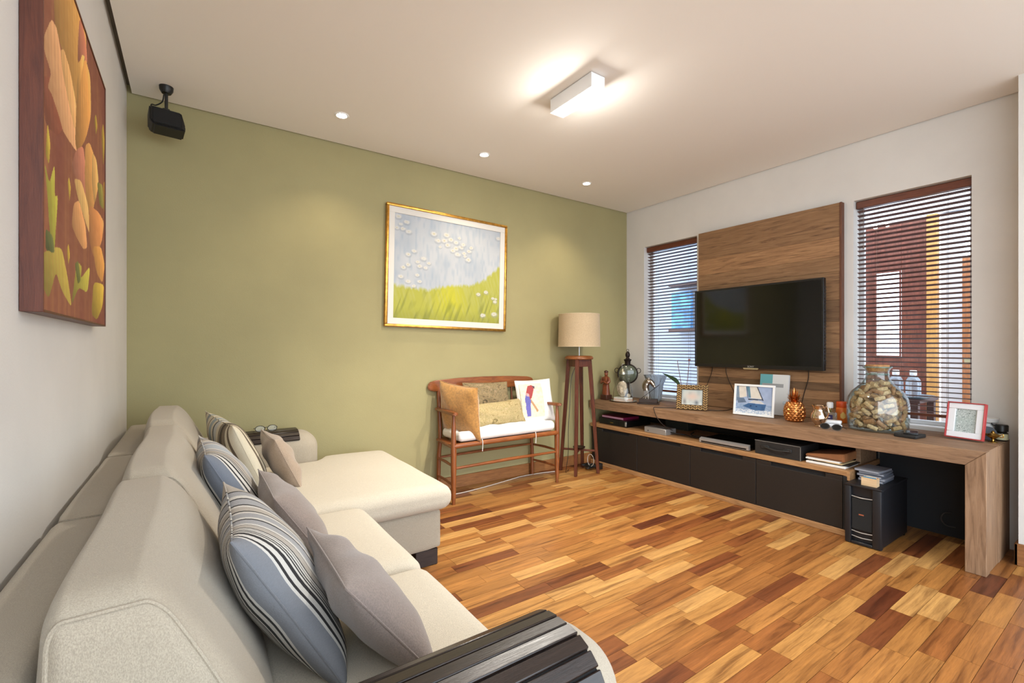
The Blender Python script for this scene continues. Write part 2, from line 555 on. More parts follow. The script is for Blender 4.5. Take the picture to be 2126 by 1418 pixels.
def blind(a, b_, xb, label):
    t = thing('venetian_blind', label, 'blind', (xb, (a + b_) / 2, WZ1), group='wooden venetian blinds')
    bm = BM(); box(bm, xb - .028, xb + .028, a + .004, b_ - .004, WZ1 - .058, WZ1 - .004, .003)
    finish('head_rail', bm, m_rail, t)
    pitch = 0.0338; z = WZ1 - .078
    bm = BM()
    R = Matrix.Rotation(math.radians(14), 4, 'Y')
    box(bm, -.0175, .0175, a + .008, b_ - .008, -.0013, .0013, mw=R)
    me = None; n = 0
    while z > WZ0 + .075:
        if me is None:
            o = finish('slat', bm, m_slat, None, smooth=False); me = o.data
            ORG[o.name] = Vector((0, 0, 0))
        else:
            o = bpy.data.objects.new('slat', me); COL.objects.link(o)
        o.parent = t; o.location = Vector((xb, 0, z)) - Vector(t.location)
        z -= pitch; n += 1
    bm = BM(); box(bm, xb - .019, xb + .019, a + .008, b_ - .008, z - .004, z + .016, .004)
    finish('bottom_rail', bm, m_rail, t)
    for yy in (a + .13, b_ - .13):
        bm = BM()
        for dx in (-.017, .017): tube(bm, [(xb + dx, yy, WZ1 - .06), (xb + dx, yy, z + .01)], .0011, 5)
        finish('ladder_cord', bm, m_cord, t)
    bm = BM()
    tube(bm, [(xb - .024, b_ - .05, WZ1 - .06), (xb - .024, b_ - .05, WZ1 - .06 - .28)], .0012, 5)
    lathe(bm, [(0, -.02), (.005, -.018), (.003, .008), (0, .01)], (xb - .024, b_ - .05, WZ1 - .35), 8)
    finish('tilt_cord', bm, m_cord, t)
blind(W1[0], W1[1], W + .068, 'dark brown venetian blind in the window beside the green wall')
blind(W2[0], W2[1], W + .068, 'dark brown venetian blind in the window behind the jar of corks')

# ------------------------------------------------------------------ what stands beyond the windows
m_out = mat('patio_plaster', (160, 168, 182), 0.9, bmp=(60, 0.05))
m_out2 = mat('patio_white_plaster', (232, 234, 238), 0.9)
m_red = wood('patio_red_wood', [(0.3, (96, 48, 36)), (0.7, (140, 76, 56))], (15, 15, 2), 2.5, 0.5)
m_amber = wood('patio_amber_wood', [(0.3, (186, 130, 66)), (0.7, (214, 160, 90))], (15, 15, 2), 2.5, 0.5)
m_post = wood('patio_post_wood', [(0.3, (146, 88, 52)), (0.7, (184, 118, 72))], (15, 15, 2), 2.5, 0.5)
m_dark = wood('patio_dark_wood', [(0.3, (52, 26, 20)), (0.7, (78, 42, 32))], (15, 2, 15), 2.5, 0.5)
bm = BM(); box(bm, W + WT, 8.0, -2.0, 7.0, -.12, 0)
box(bm, -5.0, 8.0, -7.0, YB, -.22, -.10); box(bm, -5.0, LW - .06, YB, 3.0, -.22, -.10)  # unseen ground behind and left of the room, added to reflect daylight
struct('floor_patio', bm, mat('patio_tile', (170, 160, 150), 0.7))
for nm, q in (('far', (5.50, 5.60, 2.60, 7.0, 0, 3.3)), ('return', (5.60, 6.40, 2.60, 2.70, 0, 3.3)), ('door_side', (6.30, 6.40, 2.26, 2.60, 0, 3.3)), ('above', (6.30, 6.40, 1.15, 2.26, 2.63, 3.3)), ('near', (6.33, 6.40, -2.0, 1.13, 0, 3.3)), ('infill', (6.33, 6.40, 1.235, 1.405, 0, 2.62))):
    bm = BM(); box(bm, *q); struct('wall_patio_' + nm, bm, m_out if nm in ('far', 'return') else m_out2)
t = thing('patio_door', 'reddish wooden door with a bright glass light seen through the right blind', 'door', (6.33, 1.87, 0))
bm = BM(); box(bm, 6.30, 6.36, 1.50, 1.72, 0, 2.60, .004); finish('stile', bm, m_red, t)
bm = BM(); box(bm, 6.30, 6.36, 1.955, 2.25, 0, 2.60, .004); finish('stile', bm, m_red, t)
bm = BM(); box(bm, 6.30, 6.36, 1.72, 1.955, 0, 1.14, .004); finish('lower_panel', bm, m_red, t)
bm = BM(); box(bm, 6.30, 6.36, 1.72, 1.955, 2.09, 2.60, .004); finish('upper_panel', bm, m_red, t)
bm = BM(); box(bm, 6.325, 6.33, 1.72, 1.955, 1.14, 2.09); finish('pane', bm, m_pane, t, smooth=False)
bm = BM()
for q in ((1.72, 1.735, 1.14, 2.09), (1.94, 1.955, 1.14, 2.09), (1.735, 1.94, 1.14, 1.16), (1.735, 1.94, 2.07, 2.09)): box(bm, 6.285, 6.30, *q, .002)
finish('glazing_bead', bm, m_red, t)
bm = BM(); box(bm, 6.24, 6.32, 1.415, 1.50, 0, 2.62, .004)
tag(finish('door_post', bm, m_amber, None, (6.28, 1.457, 0)), 'pale amber wooden post beside the reddish door beyond the blind', 'post')
bm = BM(); box(bm, 6.22, 6.32, 1.14, 1.225, 0, 2.14, .004)
tp = thing('gate_post', 'orange-brown wooden post with a small metal hinge beyond the blind', 'post', (6.27, 1.18, 0))
finish('post', bm, m_post, tp)
bm = BM(); box(bm, 6.212, 6.222, 1.15, 1.21, 1.10, 1.15, .003); finish('hinge', bm, mat('hinge_metal', (200, 190, 150), 0.35, 0.8), tp)
# side table with two bottles on a glass tray
t = thing('side_table', 'dark wooden table standing outside the right window', 'table', (5.0, 1.45, 0))
bm = BM(); box(bm, 4.75, 5.25, 1.18, 1.95, .80, .83, .004); finish('table_top', bm, m_dark, t)
for xx in (4.79, 5.21):
    for yy in (1.22, 1.91):
        bm = BM(); box(bm, xx - .025, xx + .025, yy - .025, yy + .025, 0, .80, .003); finish('leg', bm, m_dark, t)
bm = BM(); lathe(bm, [(0, 0), (.15, 0), (.19, .018), (.195, .022), (.15, .008), (0, .008)], (4.92, 1.32, .83), 28)
tag(finish('glass_tray', bm, mat('tray_glass', (170, 190, 200), 0.1, 0.0, trans=0.6), None, (4.92, 1.32, .83)), 'round glass tray under the bottles outside the window', 'tray')
m_bot = mat('clear_plastic', (205, 215, 225), 0.15, trans=0.7); m_cap = mat('white_cap', (235, 235, 235), 0.4)
for (bx_, by_, lab) in ((4.90, 1.375, 'clear bottle with white cap outside the window, nearer the television'), (4.92, 1.265, 'clear bottle with white cap outside the window, farther from the television')):
    t = thing('bottle', lab, 'bottle', (bx_, by_, .838))
    bm = BM(); lathe(bm, [(0, 0), (.045, 0), (.05, .01), (.05, .13), (.035, .16), (.018, .17), (.018, .18), (0, .18)], (bx_, by_, .838), 20); finish('body', bm, m_bot, t)
    bm = BM(); lathe(bm, [(0, .18), (.024, .18), (.024, .215), (.02, .22), (0, .22)], (bx_, by_, .838), 16); finish('cap', bm, m_cap, t)
# wall shelves beyond the left window
t = thing('wall_shelf', 'dark wall shelves seen through the left blind', 'shelf', (5.50, 3.62, 1.4))
for z in (1.46, 2.06): 
    bm = BM(); box(bm, 5.26, 5.50, 3.50, 3.92, z, z + .03, .002); finish('board', bm, m_dark, t)
bm = BM(); box(bm, 5.30, 5.34, 3.60, 3.90, 1.49, 1.98, .003); box(bm, 5.34, 5.40, 3.70, 3.80, 1.49, 1.52)
tag(finish('blue_picture', bm, mat('blue_print', (80, 140, 205), 0.4, var=(6, 0.35)), None, (5.33, 3.75, 1.49)), 'blue picture standing on the shelf beyond the left blind', 'picture')

# ------------------------------------------------------------------ ceiling lamps and loudspeakers
m_lampwhite = mat('lamp_white', (240, 240, 240), 0.45)
m_bulb = mat('bulb_glow', (255, 250, 240), 0.5, emit=((255, 244, 225), 40))
m_black = mat('black_plastic', (22, 21, 20), 0.42, bmp=(300, 0.05))
m_blackcloth = mat('speaker_grille', (20, 19, 18), 0.85, bmp=(500, 0.3))
for (x, y), where in zip(DOWN + [(2.70, 0.30)], ('nearest the corner loudspeaker', 'above the meadow painting', 'above the floor lamp', 'above the near end of the console')):
    t = thing('recessed_downlight', 'small round recessed ceiling downlight ' + where, 'downlight', (x, y, CE), group='ceiling downlights')
    bm = BM(); lathe(bm, [(.034, -.001), (.034, -.005), (.043, -.005), (.046, 0), (.034, 0)], (x, y, CE), 28); finish('ring', bm, m_lampwhite, t)
    bm = BM(); lathe(bm, [(0, -.004), (.026, -.003), (.033, 0), (0, 0)], (x, y, CE), 24); finish('bulb', bm, m_bulb, t)
t = thing('ceiling_fixture', 'white rectangular ceiling light with three bright bulbs', 'ceiling light', (1.905, 2.075, CE))
bm = BM()
x0, x1, y0, y1, zb = 1.852, 1.958, 1.893, 2.257, CE - .088
box(bm, x0, x0 + .006, y0, y1, zb, CE - .004); box(bm, x1 - .006, x1, y0, y1, zb, CE - .004)
box(bm, x0 + .006, x1 - .006, y0, y0 + .006, zb, CE - .004); box(bm, x0 + .006, x1 - .006, y1 - .006, y1, zb, CE - .004)
box(bm, x0 + .006, x1 - .006, y0 + .006, y1 - .006, CE - .05, CE - .004)
finish('housing', bm, m_lampwhite, t, smooth=False)
bm = BM(); box(bm, x0 + .01, x1 - .01, y0 + .01, y1 - .01, CE - .004, CE); finish('mounting_plate', bm, mat('grey_metal', (120, 120, 122), 0.4, 0.6), t, smooth=False)
for k in range(3):
    yy = 1.96 + .115 * k
    bm = BM(); lathe(bm, [(0, .0), (.025, .004), (.038, .022), (.040, .034), (0, .034)], (1.905, yy, CE - .084), 24)
    finish('bulb', bm, m_bulb, t)

def wall_speaker(px, py, lab, rz):
    t = thing('loudspeaker', lab, 'speaker', (px, py, CE))
    bm = BM(); lathe(bm, [(0, -.042), (.024, -.040), (.034, -.022), (.036, 0), (0, 0)], (px, py, CE), 20, sx=1.0); finish('ceiling_plate', bm, m_black, t)
    bm = BM(); tube(bm, [(px, py, CE - .03), (px, py, CE - .14)], .009, 10); box(bm, px - .018, px + .018, py - .018, py + .018, CE - .155, CE - .135, .003); finish('stem', bm, m_black, t)
    mw = Matrix.Translation((px, py, CE - .215)) @ Matrix.Rotation(rz, 4, 'Z') @ Matrix.Rotation(math.radians(-12), 4, 'X')
    bm = BM()
    pr = [(-.085, .058), (.07, .058), (.088, -.03), (.086, -.06), (-.065, -.06), (-.085, -.035)]
    A = [bm.verts.new(mw @ Vector((q[0], -.055, q[1]))) for q in pr]; B = [bm.verts.new(mw @ Vector((q[0], .055, q[1]))) for q in pr]
    bm.faces.new(A); bm.faces.new(B)
    for i in range(6): bm.faces.new((A[i], A[(i + 1) % 6], B[(i + 1) % 6], B[i]))
    bmesh.ops.bevel(bm, geom=bm.edges[:], offset=.008, segments=2, affect='EDGES')
    finish('cabinet', bm, m_black, t)
    bm = BM(); box(bm, -.07, .07, -.0595, -.0545, -.048, .046, .004, mw=mw); finish('grille', bm, m_blackcloth, t)
    bm = BM(); tube(bm, curve_pts([(px - .012, py, CE - .05), (px - .02, py + .01, CE - .09), (px - .05, py + .02, CE - .115), (px - .072, py + .02, CE - .118), (px - .075, py + .02, CE - .16)]), .004, 6); finish('cable', bm, m_black, t)
wall_speaker(-.13, 3.46, 'black loudspeaker hanging from the ceiling in the green corner', math.radians(8))

# ------------------------------------------------------------------ sofa
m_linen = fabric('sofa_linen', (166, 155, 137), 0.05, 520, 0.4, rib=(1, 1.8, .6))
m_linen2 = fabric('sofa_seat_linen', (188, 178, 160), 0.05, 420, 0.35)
m_foot = wood('dark_foot', [(0.3, (34, 24, 20)), (0.7, (52, 38, 32))], (2, 15, 15), 3, 0.45)
sofa = thing('sectional_sofa', 'beige linen sectional sofa with a chaise along the white wall', 'sofa', (.2, 2.1, 0))
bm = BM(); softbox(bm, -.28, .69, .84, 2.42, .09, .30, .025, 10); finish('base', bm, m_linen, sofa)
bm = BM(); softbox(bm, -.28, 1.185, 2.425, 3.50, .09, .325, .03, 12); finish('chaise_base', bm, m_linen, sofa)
for (fx, fy) in ((1.03, 2.44), (1.03, 3.40), (.55, .72), (.55, 3.40), (-.26, .72), (-.26, 3.40)):
    bm = BM(); box(bm, fx, fx + .135, fy, fy + .07, 0, .095, .004); finish('foot', bm, m_foot, sofa)
def wob(p, a, f, s):
    return a * (math.sin(f * p.x + s) + math.sin(f * 1.3 * p.y + 2 * s) + math.sin(f * .9 * p.z + 3 * s)) / 3
# backrest frame in three lengths
def fback(p):
    k = max(0, min(1, (p.z - .1) / .68))
    if p.x > -.25: p.x += .05 * (1 - k)
    p.z += wob(p, .004, 7, 1) if p.z > .7 else 0
    return p
for a, b_ in ((.60, 1.735), (1.742, 2.628), (2.634, 3.62)):
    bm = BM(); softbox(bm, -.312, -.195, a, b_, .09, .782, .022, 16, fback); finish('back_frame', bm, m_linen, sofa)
# seat cushions
def crown(x0, x1, y0, y1, z0, z1, h, seed):
    def f(p):
        s = (p.x - x0) / (x1 - x0) * 2 - 1; q = (p.y - y0) / (y1 - y0) * 2 - 1; k = (p.z - z0) / (z1 - z0)
        d = max(0, 1 - abs(s) ** 4) * max(0, 1 - abs(q) ** 4)
        p.z += k * (h * d) + (wob(p, .004, 11, seed) if k > .6 else 0)
        bul = 1 - (2 * k - 1) ** 2
        if abs(s) > .8: p.x += math.copysign(.012 * bul, s)
        return p
    return f
for i, (a, b_) in enumerate(((.872, 1.598), (1.606, 2.345))):
    bm = BM(); softbox(bm, -.16, .705, a, b_, .302, .456, .05, 24, crown(-.16, .705, a, b_, .302, .456, .018, i)); finish('seat_cushion', bm, m_linen2, sofa)
cf = crown(-.16, 1.215, 2.353, 3.50, .328, .468, .03, 5)
def chaise(p):
    p = cf(p)
    k = max(0, min(1, (p.x - .69) / .10)); k = k * k * (3 - 2 * k)
    lim = 3.352 + .15 * k
    if p.y > 3.2: p.y = 3.2 + (p.y - 3.2) * (lim - 3.2) / .30
    return p
bm = BM(); softbox(bm, -.16, 1.215, 2.353, 3.50, .328, .468, .055, 34, chaise); finish('chaise_cushion', bm, m_linen2, sofa)
# loose-looking back cushions
def backc(y0, y1, seed, top):
    def f(p):
        k = (p.z - .44) / .46
        xc = .015; w = 1.0 - .62 * max(0, min(1, k)) ** 1.7
        p.x = xc + (p.x - xc) * w - .125 * k
        q = (p.y - y0) / (y1 - y0) * 2 - 1
        p.z = .44 + (p.z - .44) * (1 + (top - .90) / .46) + .014 * max(0, 1 - q ** 4) * k + wob(p, .010, 8, seed) * (1 if k > .4 else .3)
        p.x += wob(p, .014, 7, seed + 1) * (0.4 + .6 * k)
        p.y += .012 * math.sin(9 * p.z + seed) * (1 if abs(q) > .8 else 0)
        return p
    return f
for i, (a, b_, top) in enumerate(((.872, 1.672, .888), (1.668, 2.652, .892), (2.648, 3.352, .912))):
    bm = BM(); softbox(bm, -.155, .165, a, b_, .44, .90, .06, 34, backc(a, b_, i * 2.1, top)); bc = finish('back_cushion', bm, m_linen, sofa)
    fn = backc(a, b_, i * 2.1, top)
    for yy in (a + .010, b_ - .010):        # welt around each end
        ins = .06 - math.sqrt(.06 ** 2 - .05 ** 2) - .002
        hx, hz = .16 - ins, .23 - ins; rr0 = .06 - ins; loop = []
        for sx0, sz0, a0 in ((1, 1, 0), (-1, 1, PI / 2), (-1, -1, PI), (1, -1, 1.5 * PI)):
            for q in range(7):
                an = a0 + q / 6 * PI / 2
                loop.append(Vector((.005 + sx0 * (hx - rr0) + rr0 * math.cos(an), yy, .67 + sz0 * (hz - rr0) + rr0 * math.sin(an))))
            nx_, nz_ = {(1, 1): (-1, 1), (-1, 1): (-1, -1), (-1, -1): (1, -1), (1, -1): (1, 1)}[(sx0, sz0)]
            p0 = loop[-1]; p1 = Vector((.005 + nx_ * (hx - rr0) + rr0 * math.cos(a0 + PI / 2), yy, .67 + nz_ * (hz - rr0) + rr0 * math.sin(a0 + PI / 2)))
            for q in range(1, 8): loop.append(p0.lerp(p1, q / 8))
        bm = BM(); tube(bm, [fn(p.copy()) for p in loop], .0035, 6, closed=True); finish('welt', bm, m_linen, bc)
# arms
for (a, b_) in ((.602, .848), (3.362, 3.622)):
    def farm(p, a=a, b_=b_):
        if p.x > .6: p.z -= .01 * (p.x - .6) / .1
        return p
    bm = BM(); softbox(bm, -.20, .722, a, b_, .09, .676, .105, 26, farm); finish('arm', bm, m_linen, sofa)

# slatted arm covers
m_wenge = wood('dark_slat', [(0.3, (26, 19, 16)), (0.7, (46, 34, 29))], (2, 30, 30), 3, 0.30, 0.12)
def arm_cover(ya, yb, x0, x1, top, nin, nout, label):
    t = thing('slatted_arm_cover', label, 'arm cover', ((x0 + x1) / 2, (ya + yb) / 2, top))
    r = .106; off = .006
    # outline from the inner side over the top to the outer side, as points with tangent angle
    path = []
    L1 = top - r
    wv = yb - ya
    import itertools
    segs = [('s', 0.30), ('c', PI / 2 * r), ('t', wv - 2 * r), ('c2', PI / 2 * r), ('s2', 0.30)]
    tot = sum(s[1] for s in segs)
    def at(d):
        if d < .30: return (yb + off, top - r - (.30 - d), PI / 2)
        d -= .30
        if d < PI / 2 * r:
            a = d / r; return (yb - r + (r + off) * math.cos(a), top - r + (r + off) * math.sin(a), PI / 2 + a)
        d -= PI / 2 * r
        if d < wv - 2 * r: return (yb - r - d, top + off, PI)
        d -= wv - 2 * r
        if d < PI / 2 * r:
            a = PI / 2 + d / r; return (ya + r + (r + off) * math.cos(a), top - r + (r + off) * math.sin(a), PI / 2 + a)
        d -= PI / 2 * r
        return (ya - off, top - r - d, 3 * PI / 2)
    step = .0305
    mid = .30 + PI / 2 * r + (wv - 2 * r) / 2
    k = -nin
    me = None
    for k in range(-nin, nout + 1):
        y, z, a = at(mid + k * step)
        if me is None:
            bm = BM(); box(bm, x0 - (x0 + x1) / 2, x1 - (x0 + x1) / 2, -.0144, .0144, -.006, .006, .002)
            o = finish('slat', bm, m_wenge, None); me = o.data
        else:
            o = bpy.data.objects.new('slat', me); COL.objects.link(o)
        o.parent = t
        o.location = Vector(((x0 + x1) / 2, y, z)) - Vector(t.location)
        o.rotation_euler = (a, 0, 0)
    # cloth backing that holds the slats
    bm = BM(); prev = None
    for q in range(61):
        d = mid - nin * step - .016 + q / 60 * ((nin + nout) * step + .032)
        y, z, a = at(d)
        n = Vector((0, -math.sin(a + PI), math.cos(a + PI))) * 0
        cur = [bm.verts.new((x0 + .004, y, z)), bm.verts.new((x1 - .004, y, z))]
        if prev: bm.faces.new((prev[0], prev[1], cur[1], cur[0]))
        prev = cur
    finish('backing', bm, mat('black_cloth', (18, 15, 14), 0.9), t)
arm_cover(.602, .848, .215, .628, .678, 4, 11, 'glossy dark wooden slatted cover on the nearest sofa arm')
arm_cover(3.362, 3.622, .20, .595, .678, 9, 4, 'dark wooden slatted cover on the far sofa arm under the eyeglasses')

# eyeglasses on the far arm
g0 = Vector((.40, 3.47, .694))
t = thing('eyeglasses', 'black-framed eyeglasses lying on the far sofa arm', 'glasses', g0)
m_rim = mat('black_rim', (20, 20, 22), 0.3)
for s in (-1, 1):
    bm = BM()
    pts = [g0 + Vector((s * .036 + .028 * math.cos(2 * PI * k / 24), -.03 + .004 * math.sin(2 * PI * k / 24), .020 + .019 * math.sin(2 * PI * k / 24))) for k in range(24)]
    tube(bm, pts, .0022, 6, closed=True); rim = finish('rim', bm, m_rim, t)
    bm = BM(); vs = [bm.verts.new(p) for p in pts]; bm.faces.new(vs); finish('lens', bm, m_pane, rim)
    bm = BM(); tube(bm, curve_pts([g0 + Vector((s * .065, -.03, .026)), g0 + Vector((s * .067, .03, .016)), g0 + Vector((s * .062, .085, .004))]), .0022, 6); finish('temple', bm, m_rim, t)
bm = BM(); tube(bm, curve_pts([g0 + Vector((-.009, -.03, .024)), g0 + Vector((0, -.032, .028)), g0 + Vector((.009, -.03, .024))]), .002, 6); finish('bridge', bm, m_rim, t)

# scatter cushions on the sofa
GB = (124, 126, 131); WH = (205, 201, 194); BK = (38, 36, 38); GR = (160, 160, 162); TA = (176, 168, 158)
def stripe_list(mir=False):
    L = [(0, GB), (.060, WH), (.072, BK), (.084, WH), (.108, BK), (.128, WH), (.138, BK), (.145, WH), (.155, BK), (.162, WH), (.172, BK), (.179, WH), (.189, BK), (.196, TA),
         (.235, BK), (.242, WH), (.26, GR), (.32, BK), (.335, WH), (.36, GR), (.43, WH), (.46, BK), (.475, TA), (.54, WH), (.57, BK), (.585, GR), (.67, BK), (.685, WH), (.73, GR), (.80, BK), (.815, TA)]
    return L
m_st1 = stripes('grey_stripe_cloth', stripe_list(), 0, .50)
m_st2 = stripes('blue_grey_stripe_cloth', [(0, (114, 120, 131)), (.070, WH), (.085, BK), (.10, WH), (.13, BK), (.155, WH), (.17, BK), (.18, WH), (.195, BK), (.205, TA), (.235, BK), (.245, TA), (.30, GR), (.38, BK), (.39, WH), (.43, (168, 174, 182)), (.62, WH), (.66, BK), (.67, GR), (.74, WH), (.78, TA), (.85, BK), (.86, GR), (.93, WH)], 0, .46)
CR = (214, 204, 180); BRN = (104, 90, 74)
m_st3 = stripes('cream_stripe_cloth', [(0, CR), (.06, BRN), (.09, CR), (.14, BRN), (.15, (150, 138, 118)), (.16, BRN), (.17, (150, 138, 118)), (.18, BRN), (.19, (150, 138, 118)), (.20, BRN), (.24, (60, 56, 52)), (.28, (150, 138, 118)), (.30, BRN), (.31, (150, 138, 118)), (.33, BRN), (.34, CR), (.42, (196, 198, 196)), (.50, (90, 92, 92)), (.53, CR), (.58, (160, 170, 172)), (.66, CR), (.70, BRN), (.72, CR), (.80, (150, 156, 156)), (.86, CR), (.93, BRN), (.95, CR)], 0, .50)
m_taupe = fabric('taupe_cloth', (122, 108, 100), 0.05, 260, 0.3, 0.85, 0.3)
m_tan = fabric('tan_cloth', (158, 138, 118), 0.05, 260, 0.3, 0.85, 0.3)
def cushion(name, label, center, wdir, up, w, h, th, m, seed, pinch=.06, pipe=None, grp=None, wr=.008):
    t = thing(name, label, 'cushion', mw=frame_mw(center, wdir, up), group=grp)
    bm = BM(); pillow(bm, w, h, th, 30, pinch, seed, wr); finish('cover', bm, m, t, angle=80)
    bm = BM(); piping(bm, w, h, pinch, .0025); finish('seam', bm, pipe or m, t)
    return t
cushion('striped_cushion', 'big grey, white and black striped cushion nearest the camera', (.185, 1.345, .655), (.02, 1, 0), (-.50, 0, .86), .50, .46, .17, m_st1, 1)
cushion('striped_cushion', 'blue-grey and white striped cushion in the middle of the sofa', (.135, 2.215, .66), (-.03, 1, 0), (-.46, 0, .88), .47, .46, .17, m_st2, 2)
cushion('striped_cushion', 'cream and brown striped cushion at the far end of the sofa', (.20, 2.93, .665), (-.20, 1, .05), (-.40, -.05, .9), .52, .46, .16, m_st3, 3)
cushion('plain_cushion', 'plain taupe cushion nearest the camera, beside the dark arm', (.375, 1.20, .60), (0, 1, .0), (-.62, 0, .80), .40, .36, .14, m_taupe, 4, .05, wr=.012)
cushion('plain_cushion', 'plain taupe cushion in front of the blue-grey striped cushion', (.32, 1.93, .60), (0, 1, .0), (-.55, 0, .83), .44, .36, .14, m_taupe, 5, .05, wr=.012)
cushion('plain_cushion', 'small tan cushion on the chaise by the far striped cushion', (.41, 2.90, .62), (-.05, 1, .0), (-.42, 0, .9), .40, .32, .13, m_tan, 6, .05, wr=.011)

# ------------------------------------------------------------------ paintings
m_gold = mat('gilt_frame', (190, 140, 62), 0.28, 0.85, var=(30, 0.15))
m_mat = mat('white_mount', (214, 210, 202), 0.7)
m_print = print_mat('painted_canvas', 0.9, 0.70)
m_print_gloss = print_mat('photo_print', 0.25)
def meadow(S, T):
    n1 = smooth_noise(S, T, 9, 7, 1); n2 = smooth_noise(S, T, 60, 14, 2); n3 = smooth_noise(S, T, 120, 30, 3)
    base = np.zeros(S.shape + (3,)) + np.array((200, 208, 217.))
    base = mixc(base, (222, 225, 228), n1 * .9); base = mixc(base, (170, 188, 210), np.clip(n2 - .45, 0, 1) * .8)
    edge = np.interp(S, [0, .3, .5, .7, .85, 1], [.33, .31, .38, .40, .48, .64]) + .03 * (n2 - .5) + .02 * (n3 - .5)
    g = np.clip((edge - T) / .035, 0, 1)
    grass = np.zeros(S.shape + (3,)) + np.array((196, 196, 86.))
    k = smooth_noise(S + .25 * T, T, 70, 9, 4); k2 = smooth_noise(S - .3 * T, T, 50, 7, 5)
    grass = mixc(grass, (220, 216, 66), np.exp(-((S - .5) / .13) ** 2 - ((T - .22) / .22) ** 2))
    grass = mixc(grass, (206, 206, 140), np.clip(k - .5, 0, 1) * 1.0)
    grass = mixc(grass, (120, 132, 62), np.clip(k2 - .55, 0, 1) * 1.5 * np.clip(1.2 - T * 3, 0, 1))
    grass = mixc(grass, (150, 152, 66), np.clip(.12 - T, 0, .12) * 4)
    base = base * (1 - g[..., None]) + grass * g[..., None]
    fl = [(.03, .97, .02), (.10, .93, .02), (.07, .86, .018), (.12, .84, .02), (.02, .86, .016), (.05, .90, .015)]
    fl += [(.34, .86, .022), (.46, .87, .022), (.38, .80, .022), (.44, .81, .022), (.50, .83, .022), (.55, .81, .02), (.47, .77, .02), (.55, .75, .022), (.60, .77, .022), (.62, .80, .02), (.52, .72, .018), (.57, .69, .022), (.63, .71, .018), (.68, .74, .018), (.70, .78, .018), (.67, .65, .022), (.64, .68, .014), (.40, .74, .012), (.98, .93, .02), (.58, .86, .014)]
    fl += [(.17, .66, .018), (.12, .62, .018), (.25, .60, .02), (.20, .56, .016), (.30, .56, .016), (.12, .52, .018), (.22, .52, .018), (.27, .51, .016), (.08, .49, .018), (.20, .43, .016), (.06, .40, .018), (.12, .36, .018), (.22, .37, .016), (.17, .32, .016)]
    fl += [(.78, .30, .017), (.86, .33, .018), (.93, .27, .014), (.965, .265, .012), (.955, .235, .017), (.83, .08, .02), (.95, .10, .024)]
    for (a, b, r) in fl:
        r *= 1.22
        d = np.sqrt(((S - a) / (r * 1.15)) ** 2 + ((T - b) / (r * .85)) ** 2) + (n3 - .5) * .35
        base = mixc(base, (168, 172, 182), np.clip(1.25 - np.sqrt(((S - a) / (r * 1.2)) ** 2 + ((T - b + r * .4) / r) ** 2), 0, .4))
        base = mixc(base, (238, 236, 228), np.clip(2.2 - 2 * d, 0, .92))
        base = mixc(base, (214, 200, 130), np.clip(1 - d * 3, 0, .5))
    return base
mw = frame_mw((1.865, D - .02, 1.912), (1, 0, -.019), (.019, 0, 1))
t = thing('meadow_painting', 'framed painting of a yellow-green meadow with white flowers on the green wall', 'painting', mw=mw)
PWd, PHt = 1.172, 1.005
bm = BM(); f = .022
for q in ((-PWd / 2, PWd / 2, PHt / 2 - f, PHt / 2), (-PWd / 2, PWd / 2, -PHt / 2, -PHt / 2 + f), (-PWd / 2, -PWd / 2 + f, -PHt / 2 + f, PHt / 2 - f), (PWd / 2 - f, PWd / 2, -PHt / 2 + f, PHt / 2 - f)):
    box(bm, q[0], q[1], -.022, .018, q[2], q[3], .005, 2)
finish('frame', bm, m_gold, t)
bm = BM(); c = .072
for q in ((-PWd / 2 + f, PWd / 2 - f, PHt / 2 - c, PHt / 2 - f), (-PWd / 2 + f, PWd / 2 - f, -PHt / 2 + f, -PHt / 2 + c), (-PWd / 2 + f, -PWd / 2 + c, -PHt / 2 + c, PHt / 2 - c), (PWd / 2 - c, PWd / 2 - f, -PHt / 2 + c, PHt / 2 - c)):
    box(bm, q[0], q[1], -.010, .012, q[2], q[3], .001)
finish('mount', bm, m_mat, t, smooth=False)
bm = BM(); box(bm, -PWd / 2 + c, PWd / 2 - c, -.002, .010, -PHt / 2 + c, PHt / 2 - c); finish('board', bm, m_mat, t, smooth=False)
sheet('canvas', (-PWd / 2 + c, -.0025, -PHt / 2 + c), (PWd - 2 * c, 0, 0), (0, 0, PHt - 2 * c), 340, 290, meadow, m_print, t)

